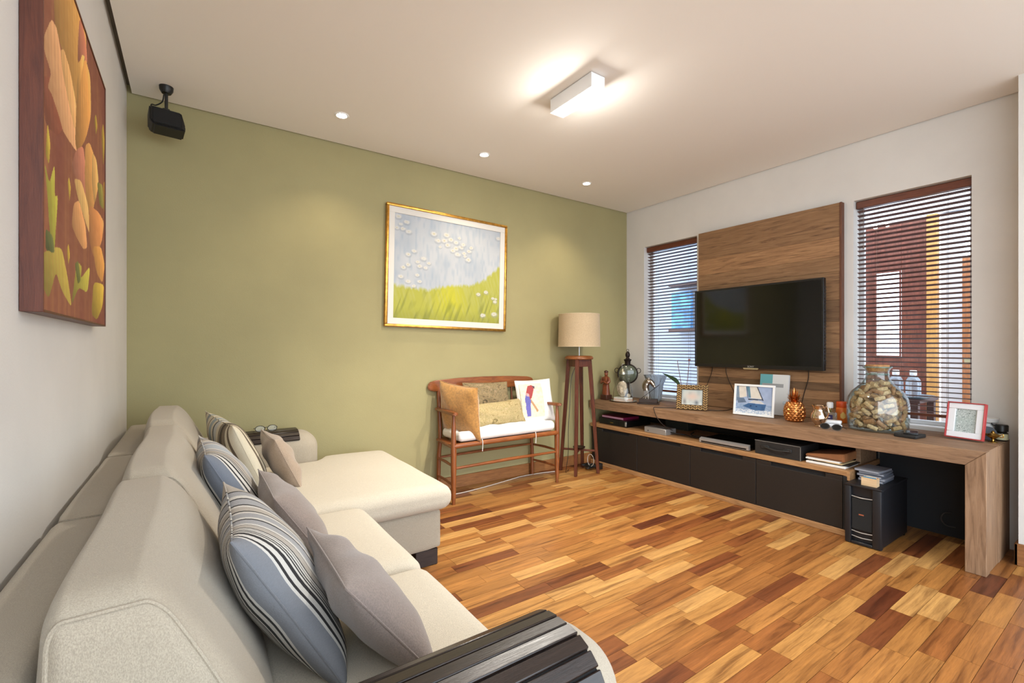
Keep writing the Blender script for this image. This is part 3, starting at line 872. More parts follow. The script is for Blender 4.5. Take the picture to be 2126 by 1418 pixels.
# deep-framed flower painting on the left wall; picture coordinates: s from the near edge, t from the bottom
Y0, Y1, Z0, Z1 = 1.533, 2.49, 1.334, 2.302
XF = -.291
PET = [
    ((150, 84, 60), [(0.016, 0.58), (0.1, 0.619), (0.167, 0.585), (0.32, 0.622), (0.167, 0.5), (0.039, 0.476)]),
    ((214, 160, 84), [(0.14, 0.887), (0.445, 1.082), (0.548, 1.017), (0.574, 0.949), (0.465, 0.815), (0.419, 0.701), (0.336, 0.73), (0.231, 0.769), (0.156, 0.781)]),
    ((205, 128, 96), [(0.465, 0.978), (0.506, 1.012), (0.583, 0.963), (0.601, 0.914), (0.514, 0.89), (0.445, 0.835)]),
    ((226, 170, 118), [(0.021, 0.664), (0.102, 0.767), (0.156, 0.775), (0.218, 0.722), (0.32, 0.658), (0.408, 0.591), (0.426, 0.545), (0.225, 0.536), (0.181, 0.558), (0.102, 0.583), (0.068, 0.583), (0.102, 0.632), (0.046, 0.651)]),
    ((232, 178, 112), [(0.201, 0.743), (0.239, 0.767), (0.32, 0.751), (0.408, 0.682), (0.39, 0.599), (0.303, 0.644), (0.225, 0.698)]),
    ((222, 158, 82), [(0.569, 0.902), (0.661, 0.884), (0.667, 0.757), (0.583, 0.649), (0.445, 0.553), (0.412, 0.57), (0.426, 0.72), (0.485, 0.836)]),
    ((230, 172, 92), [(0.506, 0.889), (0.556, 0.908), (0.485, 0.801), (0.434, 0.693), (0.426, 0.765)]),
    ((198, 128, 100), [(0.426, 0.537), (0.527, 0.588), (0.574, 0.522), (0.619, 0.412), (0.434, 0.448), (0.35, 0.464)]),
    ((226, 166, 92), [(0.574, 0.602), (0.656, 0.643), (0.79, 0.617), (0.823, 0.562), (0.726, 0.428), (0.619, 0.399), (0.565, 0.503)]),
    ((232, 180, 104), [(0.716, 0.632), (0.8, 0.629), (0.845, 0.56), (0.758, 0.454), (0.696, 0.525)]),
    ((228, 184, 112), [(0.39, 0.435), (0.497, 0.461), (0.61, 0.416), (0.667, 0.31), (0.569, 0.348), (0.449, 0.393)]),
    ((226, 164, 104), [(0.382, 0.354), (0.458, 0.384), (0.565, 0.332), (0.596, 0.263), (0.527, 0.246), (0.426, 0.263), (0.35, 0.285)]),
    ((220, 148, 86), [(0.656, 0.417), (0.845, 0.438), (0.973, 0.429), (0.916, 0.339), (0.747, 0.249), (0.656, 0.3)]),
    ((228, 164, 84), [(0.726, 0.281), (0.905, 0.312), (1.005, 0.255), (0.941, 0.176), (0.812, 0.199)]),
    ((172, 166, 62), [(0.025, 0.37), (0.075, 0.33), (0.126, 0.397), (0.129, 0.314), (0.164, 0.325), (0.14, 0.233), (0.118, 0.151), (0.075, 0.226), (0.059, 0.284)]),
    ((186, 162, 60), [(0.051, 0.483), (0.075, 0.441), (0.066, 0.383), (0.03, 0.401)]),
    ((180, 158, 70), [(0.016, 0.137), (0.14, 0.174), (0.21, 0.182), (0.286, 0.111), (0.336, 0.033), (0.218, 0.068), (0.14, 0.113), (0.07, 0.035), (0.016, 0.067)]),
    ((96, 104, 56), [(0.039, 0.208), (0.108, 0.202), (0.129, 0.162), (0.039, 0.156)]),
    ((176, 166, 66), [(0.426, 0.18), (0.506, 0.176), (0.489, 0.134), (0.647, 0.199), (0.601, 0.101), (0.465, 0.106), (0.35, 0.041), (0.404, 0.124)]),
    ((112, 116, 56), [(0.397, 0.169), (0.449, 0.187), (0.485, 0.133), (0.438, 0.113)]),
    ((196, 166, 62), [(0.737, 0.149), (0.973, 0.165), (0.941, 0.08), (0.817, 0.018), (0.706, 0.032)]),
    ((150, 142, 66), [(0.817, 0.552), (0.941, 0.577), (0.967, 0.486), (0.875, 0.482)]),
    ((190, 160, 60), [(0.289, 0.399), (0.309, 0.419), (0.329, 0.396), (0.312, 0.349)]),
    ((190, 160, 60), [(0.758, 0.777), (0.79, 0.806), (0.823, 0.776), (0.79, 0.728)]),
    ((190, 160, 60), [(0.929, 0.787), (0.967, 0.841), (1.005, 0.776), (0.967, 0.663)]),
    ((190, 160, 60), [(0.277, 0.193), (0.297, 0.217), (0.317, 0.185), (0.3, 0.154)]),
    ((198, 150, 62), [(0.967, 0.585), (1.032, 0.624), (1.032, 0.481), (0.979, 0.489)]),
]
def flowers(S, T):
    n1 = smooth_noise(S, T, 46, 4, 21); n2 = smooth_noise(S, T, 6, 5, 22); n3 = smooth_noise(S, T, 30, 60, 23)
    base = np.zeros(S.shape + (3,)) + np.array((142, 86, 62.))
    base = mixc(base, (166, 110, 70), np.clip(n1 - .4, 0, 1) * 1.1); base = mixc(base, (122, 62, 50), np.clip(n2 - .45, 0, 1) * 1.2)
    for i, (c, poly) in enumerate(PET):
        q = poly
        cx0 = sum(p[0] for p in q) / len(q); cy0 = sum(p[1] for p in q) / len(q)
        q = [(cx0 + (p[0] - cx0) * 1.10, cy0 + (p[1] - cy0) * 1.08) for p in q]
        for _ in range(2):      # round the outline off
            q = [w_ for a_, b_ in zip(q, q[1:] + q[:1]) for w_ in ((.86 * a_[0] + .14 * b_[0], .86 * a_[1] + .14 * b_[1]), (.14 * a_[0] + .86 * b_[0], .14 * a_[1] + .86 * b_[1]))]
        w = (smooth_noise(S, T, 9, 9, 40 + i) - .5) * .012
        ins = inside(S + w, T, q)
        if not ins.any(): continue
        cx = sum(p[0] for p in q) / len(q); lo = min(p[1] for p in q); hi = max(p[1] for p in q)
        wd_ = max(p[0] for p in q) - min(p[0] for p in q)
        sh = np.clip((S - cx) / (wd_ + 1e-6), -.5, .5); hv = (T - lo) / (hi - lo + 1e-6)
        col = np.array(c, float) * (.98 + .42 * sh + .26 * (hv - .5) + .06 * (n1 - .5))[..., None]
        veins = np.clip(np.sin((S - cx) * 170 + 6 * hv) - .75, 0, .25)
        col = mixc(col, (170, 96, 62), veins * 1.0)
        base = np.where(ins[..., None], col, base)
    return base + (n3[..., None] - .5) * 8
m_redframe = wood('reddish_frame_wood', [(0.3, (74, 34, 20)), (0.7, (104, 52, 32))], (30, 30, 2), 3, 0.45, 0.1)
t = thing('flower_painting', 'deep-framed painting of orange flowers on the white wall above the sofa', 'painting', (LW, (Y0 + Y1) / 2, Z0))
bm = BM()
e = .006
box(bm, LW + .001, XF, Y0, Y0 + e, Z0, Z1, .001); box(bm, LW + .001, XF, Y1 - e, Y1, Z0, Z1, .001)
box(bm, LW + .001, XF, Y0 + e, Y1 - e, Z0, Z0 + e, .001); box(bm, LW + .001, XF, Y0 + e, Y1 - e, Z1 - e, Z1, .001)
finish('frame', bm, m_redframe, t, smooth=False)
bm = BM(); box(bm, LW + .002, XF - .004, Y0 + e, Y1 - e, Z0 + e, Z1 - e); finish('board', bm, m_redframe, t, smooth=False)
sheet('canvas', (XF - .0035, Y0 + e, Z0 + e), (0, Y1 - Y0 - 2 * e, 0), (0, 0, Z1 - Z0 - 2 * e), 320, 360, flowers, print_mat('flower_canvas', 0.8, 1.0), t)

# ------------------------------------------------------------------ wooden bench with cushions
m_bench = wood('bench_wood', [(0.3, (104, 54, 24)), (0.7, (146, 84, 42))], (14, 14, 2.5), 2.4, 0.32, 0.12, coat=0.2)
m_benchx = wood('bench_wood_along', [(0.3, (108, 56, 24)), (0.7, (152, 88, 44))], (2.5, 14, 14), 2.4, 0.32, 0.12, coat=0.2)
BX0, BX1, BYF, BYB = 1.705, 2.775, 3.285, 3.625
bench = thing('wooden_bench', 'reddish wooden two-seat bench with spindle back against the green wall', 'bench', ((BX0 + BX1) / 2, 3.45, 0))
for x in (BX0, BX1):
    s = -1 if x == BX0 else 1
    bm = BM()
    tube(bm, [(x, BYF, 0), (x, BYF, .10), (x, BYF, .30), (x, BYF, .43), (x, BYF, .50), (x, BYF, .60), (x, BYF, .66), (x, BYF, .715)],
         [.014, .019, .023, .024, .021, .019, .014, .013], 14)
    finish('front_leg', bm, m_bench, bench)
    bm = BM()
    xt = x - s * .045
    tube(bm, curve_pts([(x - s * .03, BYB, 0), (x - s * .035, BYB, .3), (xt, BYB - .005, .48), (xt, BYB + .012, .72), (xt, BYB + .03, .90)]), .018, 10)
    finish('back_leg', bm, m_bench, bench)
    bm = BM()   # arm rest
    arm = [(BYB + .01, -.018), (BYB + .01, .018), (3.45, .020), (BYF - .01, .027), (BYF - .045, .022), (BYF - .055, 0), (BYF - .045, -.022), (BYF - .01, -.027), (3.45, -.020)]
    prism(bm, [(x - s * .02 * ((yy - BYF) / .34) + dx, yy) for yy, dx in arm], 'z', .71, .735)
    bmesh.ops.bevel(bm, geom=bm.edges[:], offset=.006, segments=2, affect='EDGES')
    finish('arm_rest', bm, m_bench, bench)
    for z in (.15, .30):
        bm = BM(); tube(bm, [(x, BYF, z), (x - s * .015, 3.45, z + .005), (x - s * .03, BYB, z)], [.009, .012, .009], 10); finish('side_stretcher', bm, m_bench, bench)
    bm = BM(); tube(bm, [(x, BYF, .452), (x - s * .04, BYB, .452)], .016, 10); finish('side_rail', bm, m_bench, bench)
bm = BM(); tube(bm, [(BX0, BYF, .285), (2.24, BYF, .29), (BX1, BYF, .285)], [.010, .014, .010], 10); finish('front_stretcher', bm, m_benchx, bench)
bm = BM(); tube(bm, [(BX0 + .03, BYB, .305), (2.24, BYB, .31), (BX1 - .03, BYB, .305)], [.009, .012, .009], 10); finish('back_stretcher', bm, m_benchx, bench)
bm = BM(); tube(bm, [(BX0, BYF - .004, .462), (2.0, BYF - .012, .466), (2.5, BYF - .012, .466), (BX1, BYF - .004, .462)], .021, 12); finish('front_rail', bm, m_benchx, bench)
bm = BM(); tube(bm, [(BX0 + .04, BYB, .455), (BX1 - .04, BYB, .455)], .016, 10); finish('back_rail', bm, m_benchx, bench)
bm = BM(); box(bm, BX0 + .01, BX1 - .01, BYF, BYB, .450, .470, .004); finish('seat', bm, m_benchx, bench)
bm = BM()
pl = [(1.655, .885), (1.70, .87), (2.20, .872), (2.70, .87), (2.765, .885), (2.775, .915), (2.755, .95), (2.70, .965), (2.46, .978), (2.20, .982), (1.95, .978), (1.72, .965), (1.665, .95), (1.645, .915)]
prism(bm, pl, 'y', BYB + .012, BYB + .036)
bmesh.ops.bevel(bm, geom=bm.edges[:], offset=.006, segments=2, affect='EDGES')
finish('top_rail', bm, m_benchx, bench)
for k in range(9):
    x = 1.83 + k * .0975
    bm = BM(); tube(bm, [(x, BYB - .002, .46), (x, BYB + .006, .66), (x, BYB + .024, .885)], [.007, .010, .007], 8); finish('spindle', bm, m_bench, bench)

m_seatwhite = fabric('white_cotton', (232, 229, 224), 0.03, 300, 0.3)
t = thing('seat_pad', 'white tufted seat pad on the wooden bench', 'cushion', (2.25, 3.44, .487))
def tuft(p):
    s = (p.x - 1.74) / 1.0; q = (p.y - 3.27) / .33
    d = sum(math.exp(-(((p.x - a) / .05) ** 2 + ((p.y - b) / .05) ** 2)) for a in (1.86, 2.04, 2.22, 2.40, 2.58) for b in (3.36, 3.51))
    k = max(0, (p.z - .487) / .065)
    p.z += -.030 * d * k + wob(p, .012, 26, 2) * k
    p.y += wob(p, .006, 22, 4); return p
bm = BM(); softbox(bm, 1.75, 2.745, 3.262, 3.60, .4875, .572, .036, 44, tuft); finish('pad', bm, m_seatwhite, t)
for x in (1.95, 2.5):
    bm = BM(); tube(bm, curve_pts([(x, 3.255, .50), (x + .004, 3.25, .47), (x + .002, 3.252, .40)]), .003, 5); finish('tie', bm, m_seatwhite, t)

def splotch(name, stops, scale):
    m, nt, b = newmat(name)
    f = noise(nt, coords(nt, (1, 1, 1.4)), scale, 8, 0.75, 0.8)
    nt.links.new(ramp(nt, f, stops), b.inputs['Base Color']); b.inputs['Roughness'].default_value = 0.95
    bump(nt, b, noise(nt, coords(nt), 240, 2), .3, .003)
    return m
m_tap1 = splotch('dark_tapestry', [(.32, (52, 46, 30)), (.42, (98, 84, 58)), (.48, (150, 128, 94)), (.54, (92, 84, 56)), (.62, (166, 142, 112)), (.72, (120, 84, 62))], 22)
m_tap2 = splotch('light_tapestry', [(.32, (100, 88, 54)), (.42, (146, 128, 84)), (.48, (182, 162, 120)), (.54, (140, 128, 82)), (.62, (184, 162, 126)), (.74, (152, 112, 86))], 20)
m_must = fabric('mustard_velvet', (178, 128, 62), 0.06, 60, 0.35, 0.6, 0.5)
cushion('mustard_cushion', 'mustard velvet cushion leaning at the left end of the bench', (1.825, 3.405, .725), (.34, -.94, -.10), (-.24, .06, .97), .42, .46, .15, m_must, 8, .05, wr=.02)
cushion('tapestry_cushion', 'dark patterned tapestry cushion resting on top of the paler one', (2.175, 3.545, .825), (1, 0, -.02), (0, .28, .96), .47, .225, .11, m_tap1, 9, .05)
cushion('tapestry_cushion', 'pale patterned tapestry cushion lying on the white seat pad', (2.235, 3.47, .665), (1, -.03, .03), (0, .35, .94), .56, .215, .12, m_tap2, 10, .05)
tpar = cushion('parrot_cushion', 'white cushion printed with a red and blue parrot', (2.665, 3.475, .745), (1, -.16, .03), (.10, .22, .97), .375, .40, .13, m_seatwhite, 11, .04)
def parrot(S, T):
    n = smooth_noise(S, T, 14, 18, 70); n2 = smooth_noise(S, T, 60, 60, 71)
    b = np.zeros(S.shape + (3,)) + np.array((222, 206, 182.)); b = mixc(b, (200, 180, 150), np.clip(n - .45, 0, 1) * 1.2)
    red = (150, 62, 62); blue = (92, 92, 160); dk = (70, 54, 70)
    b[inside(S, T, [(.62, .12), (.70, .16), (.34, .60), (.30, .52)])] = (172, 132, 96)
    b[inside(S, T, [(.18, .02), (.34, .02), (.34, .30), (.40, .50), (.22, .52), (.14, .30)])] = (96, 92, 164)
    b[inside(S, T, [(.34, .92), (.52, .95), (.62, .90), (.60, .82), (.54, .72), (.44, .55), (.28, .48), (.16, .55), (.24, .75)])] = red
    b[inside(S, T, [(.20, .66), (.34, .62), (.36, .48), (.26, .30), (.16, .36), (.14, .54)])] = blue
    b[inside(S, T, [(.24, .72), (.34, .68), (.35, .60), (.22, .62)])] = (196, 150, 150)
    b[inside(S, T, [(.55, .93), (.67, .90), (.64, .82), (.58, .86)])] = dk
    return b + (n2[..., None] - .5) * 14
# printed panel follows the swelling of the cover
o = sheet('printed_panel', (-.165, 0, -.15), (.22, 0, 0), (0, 0, .31), 60, 84, parrot, print_mat('cotton_print', 0.9), tpar)
for v in o.data.vertices:
    s = v.co.x / .1875; q = v.co.z / .20
    v.co.y = -((1 - min(.999, abs(s)) ** 2.6) * (1 - min(.999, abs(q)) ** 2.6)) ** .55 * .065 - .0085

# ------------------------------------------------------------------ floor lamp
m_lampwood = wood('lamp_wood', [(0.3, (66, 30, 20)), (0.7, (102, 52, 32))], (14, 14, 2), 2.6, 0.35, 0.1)
m_lamptop = wood('lamp_top_wood', [(0.3, (112, 62, 30)), (0.7, (150, 92, 50))], (3, 14, 14), 2.6, 0.35, 0.1)
m_shade = fabric('shade_linen', (190, 168, 136), 0.06, 260, 0.35, 0.9)
m_steel = mat('brushed_steel', (180, 178, 172), 0.3, 0.9)
LX, LY = 3.20, 3.445
lamp = thing('floor_lamp', 'wooden four-legged floor lamp with a beige drum shade', 'lamp', (LX, LY, 0))
fw = Vector((S_, C_, 0)); rt = Vector((C_, -S_, 0))
legs = [(-.18, .06), (-.06, -.18), (.18, -.06), (.06, .18)]
for a, b_ in legs:
    o = rt * a + fw * b_
    p0 = Vector((LX, LY, 0)) + o; p1 = Vector((LX, LY, 1.13)) + o * .55
    d = (p1 - p0).normalized(); s = d.cross(o.normalized()).normalized(); q = s.cross(d)
    bm = BM()
    A = [bm.verts.new(p0 + s * i * .015 + q * j * .015) for i, j in ((-1, -1), (1, -1), (1, 1), (-1, 1))]
    B = [bm.verts.new(p1 + s * i * .019 + q * j * .019) for i, j in ((-1, -1), (1, -1), (1, 1), (-1, 1))]
    bm.faces.new(A); bm.faces.new(B)
    for i in range(4): bm.faces.new((A[i], A[(i + 1) % 4], B[(i + 1) % 4], B[i]))
    bmesh.ops.bevel(bm, geom=bm.edges[:], offset=.003, segments=1, affect='EDGES')
    finish('leg', bm, m_lampwood, lamp)
for i in range(2):
    A = Vector((LX, LY, .22)); o = rt * legs[i][0] + fw * legs[i][1]; o2 = rt * legs[i + 2][0] + fw * legs[i + 2][1]
    bm = BM(); tube(bm, [A + o * .90, A + o2 * .90], .011, 8); finish('cross_bar', bm, m_lampwood, lamp)
for i in range(4):
    A = Vector((LX, LY, 1.085)); o = rt * legs[i][0] + fw * legs[i][1]; j = (i + 1) % 4; o2 = rt * legs[j][0] + fw * legs[j][1]
    p, q_ = A + o * .57, A + o2 * .57
    mwl = frame_mw((p + q_) / 2, q_ - p, (0, 0, 1)); L = (q_ - p).length / 2
    bm = BM(); box(bm, -L, L, -.009, .009, -.028, .045, .002, mw=mwl); finish('apron', bm, m_lampwood, lamp)
bm = BM(); lathe(bm, [(0, 1.13), (.135, 1.13), (.142, 1.138), (.140, 1.150), (.128, 1.162), (.10, 1.166), (0, 1.166)], (LX, LY, 0), 36); finish('top_plate', bm, m_lamptop, lamp)
bm = BM(); tube(bm, [(LX, LY, 1.16), (LX, LY, 1.34)], .008, 10); lathe(bm, [(0, 1.30), (.016, 1.30), (.018, 1.36), (0, 1.36)], (LX, LY, 0), 14); finish('stem', bm, m_steel, lamp)
bm = BM()
lathe(bm, [(.211, 1.256), (.2035, 1.583), (.2015, 1.583), (.209, 1.256), (.211, 1.256)], (LX, LY, 0), 56)
sh = finish('shade', bm, m_shade, lamp)
bm = BM()
for r, z in ((.2115, 1.258), (.204, 1.581)):
    tube(bm, [(LX + r * math.cos(2 * PI * k / 56), LY + r * math.sin(2 * PI * k / 56), z) for k in range(56)], .0022, 6, closed=True)
finish('shade_trim', bm, mat('shade_tape', (206, 190, 160), 0.8), sh)
bm = BM()
for k in range(3):
    a = 2 * PI * k / 3; tube(bm, [(LX, LY, 1.35), (LX + .205 * math.cos(a), LY + .205 * math.sin(a), 1.40)], .002, 5)
finish('shade_carrier', bm, m_steel, sh)
bm = BM(); lathe(bm, [(0, .232), (.045, .232), (.058, .240), (.062, .252), (.05, .246), (0, .243)], (LX, LY, 0), 24); finish('centre_disc', bm, mat('dark_bronze', (60, 46, 38), 0.35, 0.7), lamp)
bm = BM(); tube(bm, curve_pts([(LX - .03, LY - .03, 1.13), (LX - .12, LY - .02, .95), (LX - .15, LY - .03, .70), (LX - .17, LY - .03, .45), (LX - .155, LY - .01, .2), (LX - .15, LY + .03, .012), (LX - .05, LY + .10, .006)]), .0028, 6); finish('power_cord', bm, m_black, lamp)

m_whitecord = mat('white_cord', (214, 206, 196), 0.6)
bm = BM(); tube(bm, curve_pts([(1.45, 3.585, .006), (1.80, 3.50, .006), (2.10, 3.52, .006), (2.45, 3.585, .006), (2.62, 3.615, .006), (2.85, 3.60, .006), (3.02, 3.56, .006)]), .004, 6)
tag(finish('floor_cable', bm, m_whitecord, None, (2.3, 3.55, 0)), 'thin white cable lying on the floor under the bench', 'cable')
pts = [(3.36 + .07 * math.sin(2.3 * k) + .015 * math.sin(.9 * k), 3.46 + .07 * math.cos(1.7 * k), .014 + .03 * abs(math.sin(1.1 * k + .4))) for k in range(22)]
t = thing('cable_tangle', 'tangle of black cables on the floor beside the lamp', 'cable', (3.36, 3.46, 0))
bm = BM(); tube(bm, curve_pts(pts, 5), .006, 6); finish('cable', bm, m_black, t)
bm = BM(); box(bm, 3.40, 3.46, 3.37, 3.42, 0, .06, .006, 2); finish('adapter', bm, m_black, t)
bm = BM(); tube(bm, [(3.335 + .0 * k, 3.42 + .045 * math.cos(2 * PI * k / 20), .10 + .06 * math.sin(2 * PI * k / 20)) for k in range(20)], .0035, 6, closed=True); finish('pale_loop', bm, m_whitecord, t)

# ------------------------------------------------------------------ console top, low cabinet, panel, television
TIMB = [(0.25, (92, 66, 46)), (0.40, (124, 94, 68)), (0.55, (142, 110, 82)), (0.75, (162, 130, 100))]
m_con = wood('console_timber', TIMB, (18, 1.6, 18), 2.0, 0.55, 0.35, 1.6)
m_conv = wood('console_timber_upright', TIMB, (18, 18, 1.6), 2.0, 0.55, 0.35, 1.6)
XC, XB, ZT, ZB = 3.544, 4.150, .681, .594
ct = thing('console_top', 'long reclaimed-timber console top with a thick end leg', 'console', (3.85, 2.1, 0))
n = 4; bw = (XB - XC) / n
for k in range(n):       # boards of the top, mitred at the leg
    x0 = XC + k * bw; x1 = x0 + bw - .0012
    bm = BM(); prism(bm, [(3.655, ZB), (3.655, ZT - (k % 2) * .001), (.600, ZT - (k % 2) * .001), (.687, ZB)], 'x', x0, x1)
    bmesh.ops.bevel(bm, geom=bm.edges[:], offset=.002, segments=1, affect='EDGES')
    finish('top_board', bm, m_con, ct, smooth=False)
for k, (x0, x1) in enumerate(((XC, XC + .078), (XC + .080, XC + .30), (XC + .302, XC + .46), (XC + .462, XB))):
    dy = (0, .003, .0, .002)[k]
    bm = BM(); prism(bm, [(.6870, ZB - .001), (.6010 + dy, ZT - .003), (.6010 + dy, 0), (.6870, 0)], 'x', x0, x1)
    bmesh.ops.bevel(bm, geom=bm.edges[:], offset=.002, segments=1, affect='EDGES')
    finish('leg_board', bm, m_conv, ct, smooth=False)

m_draw = mat('dark_lacquer', (28, 22, 18), 0.55, var=(60, 0.08))
m_inner = mat('dark_interior', (20, 18, 18), 0.8)
m_edge = wood('shelf_edge_timber', [(0.28, (120, 84, 52)), (0.5, (160, 118, 76)), (0.75, (182, 142, 98))], (18, 1.6, 18), 2.2, 0.55, 0.3, 1.6)
lc = thing('low_cabinet', 'dark low cabinet with timber shelf edge under the console top', 'cabinet', (3.85, 2.45, 0))
bm = BM(); box(bm, XC + .02, 4.13, 1.262, 3.63, .045, .395); finish('carcass', bm, m_inner, lc, smooth=False)
bm = BM(); box(bm, XC, 4.13, 1.250, 3.64, .400, .435, .003); finish('shelf', bm, m_edge, lc, smooth=False)
bm = BM(); box(bm, XC + .002, XC + .10, 1.262, 3.64, 0, .042, .002); finish('plinth', bm, m_edge, lc, smooth=False)
bm = BM(); box(bm, XC, 4.13, 1.250, 1.275, .045, .400, .002); finish('end_panel', bm, m_inner, lc, smooth=False)
bm = BM(); box(bm, XC + .001, XC + .10, 1.236, 1.262, .372, .434, .002); finish('shelf_end', bm, m_edge, lc, smooth=False)
bm = BM(); box(bm, 4.10, 4.13, 1.262, 3.63, .437, ZB - .001); finish('back_panel', bm, m_inner, lc, smooth=False)
bm = BM(); box(bm, 3.80, 4.095, 1.262, 1.29, .437, ZB - .001, .002); finish('upright', bm, m_con, lc, smooth=False)
for a, b_, h0, h1 in ((1.278, 1.849, 1.38, 1.74), (1.853, 2.419, 1.956, 2.32), (2.423, 3.000, 2.518, 2.87), (3.004, 3.60, 3.10, 3.46)):
    bm = BM()
    box(bm, XC + .003, XC + .022, a, b_, .046, .366, .0015); box(bm, XC + .003, XC + .022, a, h0, .366, .394, .0015); box(bm, XC + .003, XC + .022, h1, b_, .366, .394, .0015)
    dr = finish('drawer', bm, m_draw, lc, smooth=False)
    bm = BM(); box(bm, XC + .0205, XC + .0225, h0, h1, .36, .394); finish('finger_slot', bm, m_inner, dr, smooth=False)
bm = BM(); box(bm, 4.12, 4.148, .69, 1.249, .0, ZB - .002)
kb = finish('modesty_panel', bm, mat('black_panel', (24, 26, 30), 0.7), None, (4.13, .97, 0), smooth=False)
tag(kb, 'black back panel of the knee space under the console', 'panel')
bm = BM(); tube(bm, curve_pts([(4.11, .86, .16), (4.08, .89, .155), (4.08, .905, .115), (4.095, .885, .075), (4.11, .84, .07)]), .004, 6)
tag(finish('wall_cable', bm, mat('grey_cable', (70, 66, 62), 0.6), None, (4.1, .87, .1)), 'short looped cable on the black back panel', 'cable')

PT = [(0.20, (50, 34, 24)), (0.33, (104, 74, 50)), (0.45, (132, 98, 66)), (0.6, (146, 110, 76)), (0.8, (164, 130, 94))]
m_pan = wood('panel_timber', PT, (14, 1.1, 16), 2.3, 0.6, 0.55, 2.0)
m_pan2 = wood('panel_timber_pale', [(a, tuple(min(255, int(v * 1.14)) for v in c)) for a, c in PT], (14, 1.1, 16), 2.3, 0.6, 0.45, 2.0)
m_pan3 = wood('panel_timber_dark', [(a, tuple(int(v * .82) for v in c)) for a, c in PT], (14, 1.1, 16), 2.3, 0.6, 0.5, 2.0)
pan = thing('timber_panel', 'tall reclaimed-timber wall panel behind the television', 'panel', (4.13, 2.1, .682))
zs = [.684, .775, .835, .905, .968, 1.05, 1.24, 1.45, 1.62, 1.84, 1.955, 2.105, 2.368]
for i, (a, b_) in enumerate(zip(zs, zs[1:])):
    mm = (m_pan, m_pan, m_pan2, m_pan3, m_pan2, m_pan3, m_pan, m_pan3, m_pan, m_pan, m_pan2, m_pan)[i]
    bm = BM(); box(bm, 4.104 + (i % 3) * .0012, 4.150, 1.499, 2.708, a, b_ - .0008, .001)
    finish('board', bm, mm, pan, smooth=False)
bm = BM(); box(bm, 4.103, 4.152, 1.484, 1.4985, .684, 2.369, .001); finish('edge_strip', bm, wood('panel_edge', [(0.3, (82, 46, 28)), (0.7, (112, 68, 44))], (14, 14, 2), 2.3, 0.6), pan, smooth=False)
bm = BM(); box(bm, 4.120, 4.152, 2.7085, 2.722, .684, 2.366, .001); finish('white_edge', bm, m_white, pan, smooth=False)

tv = thing('television', 'large black flat-screen television mounted on the timber panel', 'television', (4.06, 2.13, 1.07))
m_tv = mat('tv_plastic', (16, 16, 17), 0.32)
m_screen = mat('tv_screen', (7, 8, 8), 0.09, spec=0.5)
TY0, TY1, TZ0, TZ1, TX = 1.576, 2.692, 1.066, 1.793, 4.022
bm = BM(); box(bm, TX + .004, TX + .045, TY0, TY1, TZ0, TZ1, .004, 2); finish('body', bm, m_tv, tv)
bm = BM()
for q in ((TY0, TY1, TZ1 - .016, TZ1), (TY0, TY1, TZ0, TZ0 + .030), (TY0, TY0 + .016, TZ0 + .03, TZ1 - .016), (TY1 - .016, TY1, TZ0 + .03, TZ1 - .016)):
    box(bm, TX, TX + .0045, *q, .001)
bz = finish('bezel', bm, m_tv, tv, smooth=False)
bm = BM(); box(bm, TX + .0018, TX + .006, TY0 + .016, TY1 - .016, TZ0 + .03, TZ1 - .016); finish('screen', bm, m_screen, tv, smooth=False)
me = text_mesh('SONY', .022, .0004); me.materials.append(mat('silver_letters', (190, 190, 190), 0.3, 0.5))
o = bpy.data.objects.new('lettering', me); COL.objects.link(o); o.parent = bz; ORG[o.name] = ORG[bz.name]
o.matrix_local = frame_mw(Vector((TX - .0008, 2.145, TZ0 + .007)) - Vector(tv.location), (0, -1, 0), (0, 0, 1)) @ Matrix.Rotation(PI / 2, 4, 'X')
bm = BM(); prism(bm, [(2.215, TZ0 + .002), (2.075, TZ0 + .002), (2.085, TZ0 - .010), (2.205, TZ0 - .010)], 'x', TX - .002, TX + .012); finish('chrome_strip', bm, mat('chrome', (205, 205, 208), 0.12, 1.0), tv, smooth=False)
bm = BM()
for k in range(24): box(bm, TX + .012, TX + .040, TY0 - .003, TY0 + .001, TZ0 + .05 + k * .026, TZ0 + .062 + k * .026)
finish('vent_ribs', bm, mat('vent_grey', (48, 48, 50), 0.4), tv, smooth=False)
bm = BM(); box(bm, TX + .045, 4.104, 1.95, 2.32, 1.28, 1.58, .004); finish('bracket', bm, m_tv, tv)
m_cable = mat('dark_cable', (40, 26, 18), 0.6)
CB = (('thin dark cable dropping behind the woven photo frame', [(4.09, 2.541, 1.10), (4.09, 2.56, 1.0), (4.09, 2.60, .90), (4.085, 2.63, .80), (4.05, 2.60, .686)]),
      ('dark cable dropping behind the sailing photo', [(4.09, 2.410, 1.10), (4.09, 2.412, 1.02), (4.09, 2.385, .94), (4.09, 2.33, .82), (4.06, 2.30, .686)]),
      ('dark cable dropping behind the golden pineapple', [(4.09, 1.714, 1.10), (4.09, 1.712, 1.0), (4.09, 1.745, .87), (4.09, 1.775, .74), (4.06, 1.80, .686)]),
      ('dark cable trailing over the front of the console top', [(4.05, 2.33, .687), (3.86, 2.34, .686), (3.72, 2.62, .686), (3.60, 2.78, .686), (3.545, 2.80, .688), (3.535, 2.79, .66), (3.536, 2.76, .60), (3.58, 2.72, .53), (3.66, 2.68, .48)]))
for lab, p in CB:
    bm = BM(); tube(bm, curve_pts(p), .0035, 6); tag(finish('cable', bm, m_cable, None, p[0]), lab, 'cable', 'cables around the television')

